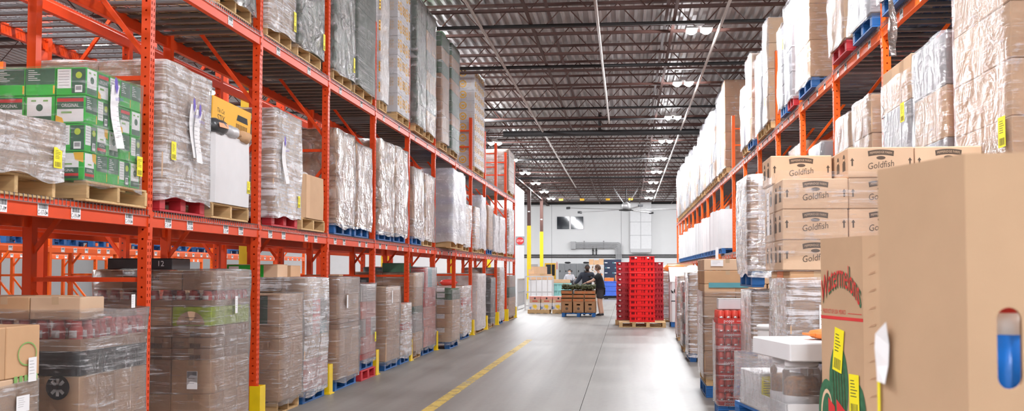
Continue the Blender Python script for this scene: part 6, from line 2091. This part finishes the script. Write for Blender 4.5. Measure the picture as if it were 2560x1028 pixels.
x, y = loc(.15, .74)
t = thing('carton', 'white box with a yellow tag beside the pretzel jars', 'box', (x, y, zt + .009), ang)
ob('box_body', MB('white_card').cbox(-.13, .13, -.2, .2, 0, .21, .004).mesh('box_body'), t)
o = ob('yellow_label', yellow_tag(.075, .19, 21), t, (-.08, -.202, .10)); o.rotation_euler = (0, .1, -math.pi / 2)
x, y = loc(.5, .36)
t = thing('display_tray', 'white tray turned over on top of the pretzel jars', 'tray', (x, y, zt + .009 + .323), ang + .02)
m = MB('white_card').cbox(-.47, .47, -.33, .33, .0, .10, .006)
ob('tray_body', m.mesh('tray_body'), t)
x, y = loc(.62, .3)
jar('clear jar of orange snacks standing on the upturned white tray', x, y, zt + .435)
bag('white and orange pack lying on the upturned white tray', *loc(.42, .34), zt + .434, .17, .11, .03, 'bag_orange', .2, 41)
t = thing('film_drape', 'sheet of clear film draped over the pretzel jars', 'film', (cx_, cy_, zt), ang)
f = film_mesh(1.0, .96, .02, .32, 'film_clear', 7.7, amp=.012, lip=0, ragged=.02)
ob('film_skirt', f, t)
# ------------------------------------------------------------------ big corrugated bins close to the camera
def poly_bin(label, P, z0, z1, mat, thick=.014, cut=None):
    """bulk bin over a polygon footprint P (counter-clockwise), each side a panel of its own; cut = (side, u0, u1, za, zb) leaves a vent hole"""
    t = thing('bulk_bin', label, 'bulk bin', (P[0][0], P[0][1], z0))
    o0 = Vector((P[0][0], P[0][1], 0))
    n = len(P)
    cx0 = sum(p[0] for p in P) / n
    cy0 = sum(p[1] for p in P) / n
    h_ = z1 - z0
    for k in range(n):
        a = Vector((*P[k], 0)) - o0
        b = Vector((*P[(k + 1) % n], 0)) - o0
        d = (b - a).normalized()
        nn = Vector((d.y, -d.x, 0))
        if nn.dot((a + b) / 2 + o0 - Vector((cx0, cy0, 0))) < 0:
            nn = -nn
        L = (b - a).length
        m = MB(mat)
        def slab(u0, u1, za, zb):
            q = []
            for off in (0, -thick):
                q += [a + d * u0 + nn * off + Vector((0, 0, za)), a + d * u1 + nn * off + Vector((0, 0, za)), a + d * u1 + nn * off + Vector((0, 0, zb)), a + d * u0 + nn * off + Vector((0, 0, zb))]
            m.add(q, [(0, 1, 2, 3), (7, 6, 5, 4), (0, 4, 5, 1), (1, 5, 6, 2), (2, 6, 7, 3), (3, 7, 4, 0)])
        if cut and cut[0] == k:
            _, u0, u1, za, zb = cut
            slab(0, u0, 0, h_)
            slab(u1, L, 0, h_)
            # rounded slot: polygon rims above and below
            r = (u1 - u0) / 2
            uc = (u0 + u1) / 2
            N = 10
            for (zc, s) in ((zb - r, 1), (za + r, -1)):
                for off in (0, -thick):
                    pts = [(uc + r * math.cos(math.pi * q / N), zc + s * r * math.sin(math.pi * q / N)) for q in range(N + 1)]
                    lim = h_ if s > 0 else 0
                    for q in range(N):
                        (ua, z_a), (ub, z_b) = pts[q], pts[q + 1]
                        m.add([a + d * u + nn * off + Vector((0, 0, z)) for u, z in ((ua, z_a), (ub, z_b), (ub, lim), (ua, lim))], [(0, 1, 2, 3)])
                for q in range(N):
                    (ua, z_a), (ub, z_b) = ((uc + r * math.cos(math.pi * w_ / N), zc + s * r * math.sin(math.pi * w_ / N)) for w_ in (q, q + 1))
                    m.add([a + d * ua + Vector((0, 0, z_a)), a + d * ub + Vector((0, 0, z_b)), a + d * ub - nn * thick + Vector((0, 0, z_b)), a + d * ua - nn * thick + Vector((0, 0, z_a))], [(0, 1, 2, 3)])
            for uu in (u0, u1):
                m.add([a + d * uu + Vector((0, 0, za + r)), a + d * uu + Vector((0, 0, zb - r)), a + d * uu - nn * thick + Vector((0, 0, zb - r)), a + d * uu - nn * thick + Vector((0, 0, za + r))], [(0, 1, 2, 3)])
        else:
            slab(0, L, 0, h_)
        m.build('side_panel', t)
    m = MB(mat)
    m.add([(p[0] - o0.x, p[1] - o0.y, .01) for p in P], [tuple(range(n))])
    m.build('bin_floor', t)
    return t

# watermelon bin
WP = [(1.00, 5.60), (1.115, 5.16), (1.20, 4.985), (1.85, 4.95), (2.05, 5.15), (2.05, 5.6), (1.85, 5.83), (1.20, 5.83)]
wz0, wz1 = FP, 1.705
t = poly_bin('tan watermelon bin printed with red lettering and a cut melon', WP, wz0, wz1, 'tan_bin')
pallet('wood', 1.53, 5.39, 0, 'bare wooden pallet under the watermelon bin', None, W=.86, Dp=1.06)
A, B = Vector((1.00, 5.60, 0)), Vector((1.115, 5.16, 0))
U = (B - A).normalized()
NN = Vector((U.y, -U.x, 0))
if NN.x > 0:
    NN = -NN
FL = (B - A).length
def wp(u, z, off=.0015):
    return (A + U * (u * FL) + NN * off + Vector((0, 0, z - wz0))) - A
m = MB('ink_red')
UU = U
m.text('Watermelons', .185, wp(.5, 1.515, .003), UU, (0, 0, 1), 'ink_green', sx=.42, arch=2.2)
m.text('Watermelons', .178, wp(.485, 1.520, .0045), UU, (0, 0, 1), 'ink_red', sx=.42, arch=2.2)
m.text('PRODUCT OF: USA  MEXICO', .032, wp(.33, 1.335), UU, (0, 0, 1), 'ink_red', sx=.62)
m.add([wp(.0, 1.312), wp(1, 1.312), wp(1, 1.296), wp(.0, 1.296)], [(0, 1, 2, 3)], 'ink_red')
m.add([wp(.66, 1.332), wp(.97, 1.332), wp(.97, 1.329), wp(.66, 1.329)], [(0, 1, 2, 3)], 'ink_red')
# melons: rind arcs and red flesh
def blob(uc, zc, ru, rz, col, off, a0=0, a1=6.283, n=20):
    m.add([wp(uc, zc, off)] + [wp(uc + ru * math.cos(a0 + (a1 - a0) * k / n), zc + rz * math.sin(a0 + (a1 - a0) * k / n), off) for k in range(n + 1)], [(0, k + 1, k + 2) for k in range(n)], col)
blob(.42, .97, .23, .21, 'ink_green', .002)
blob(.12, .83, .20, .16, 'ink_green', .0022)
blob(.86, .85, .18, .15, 'ink_green', .0022)
blob(.13, .81, .15, .13, 'tan_pale', .0026)
blob(.14, .80, .13, .12, 'ink_green', .003)
m.add([wp(.17, .90, .004), wp(.33, .86, .004), wp(.36, .70, .004), wp(.18, .70, .004)], [(0, 1, 2, 3)], 'ink_red')
m.add([wp(.37, .90, .004), wp(.64, .84, .004), wp(.64, .70, .004), wp(.40, .70, .004)], [(0, 1, 2, 3)], 'ink_red')
for k in range(5):
    u = .28 + k * .065
    m.add([wp(u, 1.12 - abs(k - 2) * .03, .0033), wp(u + .012, 1.12 - abs(k - 2) * .03, .0033), wp(u + .05, .86, .0033), wp(u + .03, .86, .0033)], [(0, 1, 2, 3)], 'leafy')
ob('print', m.mesh('print'), t)
rz_ = math.atan2(NN.y, NN.x)
for (u, z, tl, sd, h_) in ((.44, 1.145, -.16, 31, .215), (.80, .94, .02, 32, .20)):
    o = ob('yellow_label', yellow_tag(.10, h_, sd), t, wp(u, z, .006))
    o.rotation_euler = (tl, 0, rz_)
# torn perforations at the corner panel
A2, B2 = Vector((1.115, 5.16, 0)), Vector((1.20, 4.985, 0))
m = MB('brown')
d2 = (B2 - A2).normalized()
n2 = Vector((d2.y, -d2.x, 0))
if n2.x > 0:
    n2 = -n2
for k in range(14):
    z = 1.60 - k * .082 - wz0
    p = A2 + d2 * .04 + n2 * .002 + Vector((0, 0, z)) - A
    m.add([p, p + d2 * .05 + Vector((0, 0, .010)), p + d2 * .055 + Vector((0, 0, .022)), p + d2 * .02 + Vector((0, 0, .012))], [(0, 1, 2, 3)])
ob('perforation', m.mesh('perforation'), t)

# bin beside the lens
NP = [(.535, 2.32), (.622, 2.02), (1.40, 1.93), (1.56, 2.10), (1.56, 2.75), (1.40, 2.95), (.86, 2.95), (.69, 2.80)]
nz0, nz1 = FP, 1.75
hz = nz0
side_L = (Vector(NP[2]) - Vector(NP[1])).length
hu = .062
t = poly_bin('huge plain tan bin with a rounded hand hole, close beside the camera', NP, nz0, nz1, 'tan_bin', cut=(1, .050, .092, 1.318 - hz, 1.467 - hz))
pallet('wood', 1.05, 2.42, 0, 'bare wooden pallet under the huge plain tan bin', None, W=.96, Dp=1.0)
o0 = Vector((NP[0][0], NP[0][1], 0))
m = MB('paper')
a = Vector((.535, 2.32, 0)); b = Vector((.622, 2.02, 0))
d = (b - a).normalized(); nn = Vector((d.y, -d.x, 0)); nn = -nn if nn.x > 0 else nn
q = lambda u, z, off: a + d * u + nn * off + Vector((0, 0, z - hz)) - o0
rows__ = ((1.44, .010), (1.40, .006), (1.36, .006), (1.33, .012))
pts = [(q(-.012, 1.400, .004), q(.060, 1.428, .020)), (q(-.012, 1.37, .006), q(.054, 1.38, .010)), (q(-.010, 1.33, .004), q(.054, 1.34, .012)), (q(-.004, 1.300, .006), q(.056, 1.30, .022))]
for k in range(3):
    m.add([pts[k][0], pts[k][1], pts[k + 1][1], pts[k + 1][0]], [(0, 1, 2, 3)])
    m.add([p + nn * -.001 for p in (pts[k][0], pts[k + 1][0], pts[k + 1][1], pts[k][1])], [(0, 1, 2, 3)])
ob('paper_tag', m.mesh('paper_tag'), t)
m = MB('yellow_paper')
m.add([q(-.008, 1.33, .003), q(.008, 1.31, .006), q(.008, 1.12, .006), q(-.008, 1.12, .003)], [(0, 1, 2, 3)])
m.add([q(-.008, 1.33, .002), q(-.008, 1.12, .002), q(.008, 1.12, .005), q(.008, 1.31, .005)], [(0, 1, 2, 3)])
ob('yellow_label', m.mesh('yellow_label'), t)
# what shows through the hand hole: a blue bottle with a white neck and red cap
t = thing('bottle', 'blue bottle with white shoulder and red cap behind the hand hole of the bin', 'bottle', (.712, 2.085, 1.25))
ob('bottle_body', MB('bottle_blue').lathe([(.03, 0), (.037, .01), (.037, .165)], 16).mesh('bottle_body', True), t)
ob('shoulder', MB('ink_white').lathe([(.037, .165), (.036, .19), (.028, .205)], 16).mesh('shoulder', True), t)
ob('cap', MB('bottle_red').lathe([(.028, .205), (.028, .235), (.005, .238)], 16).mesh('cap', True), t)
t = thing('carton', 'tan carton inside the plain tan bin carrying the blue bottle', 'box', (1.0125, 2.3225, FP + .012))
ob('box_body', MB('tan').cbox(-.3475, .3475, -.2775, .2775, 0, 1.25 - FP - .014, .006).mesh('box_body'), t)
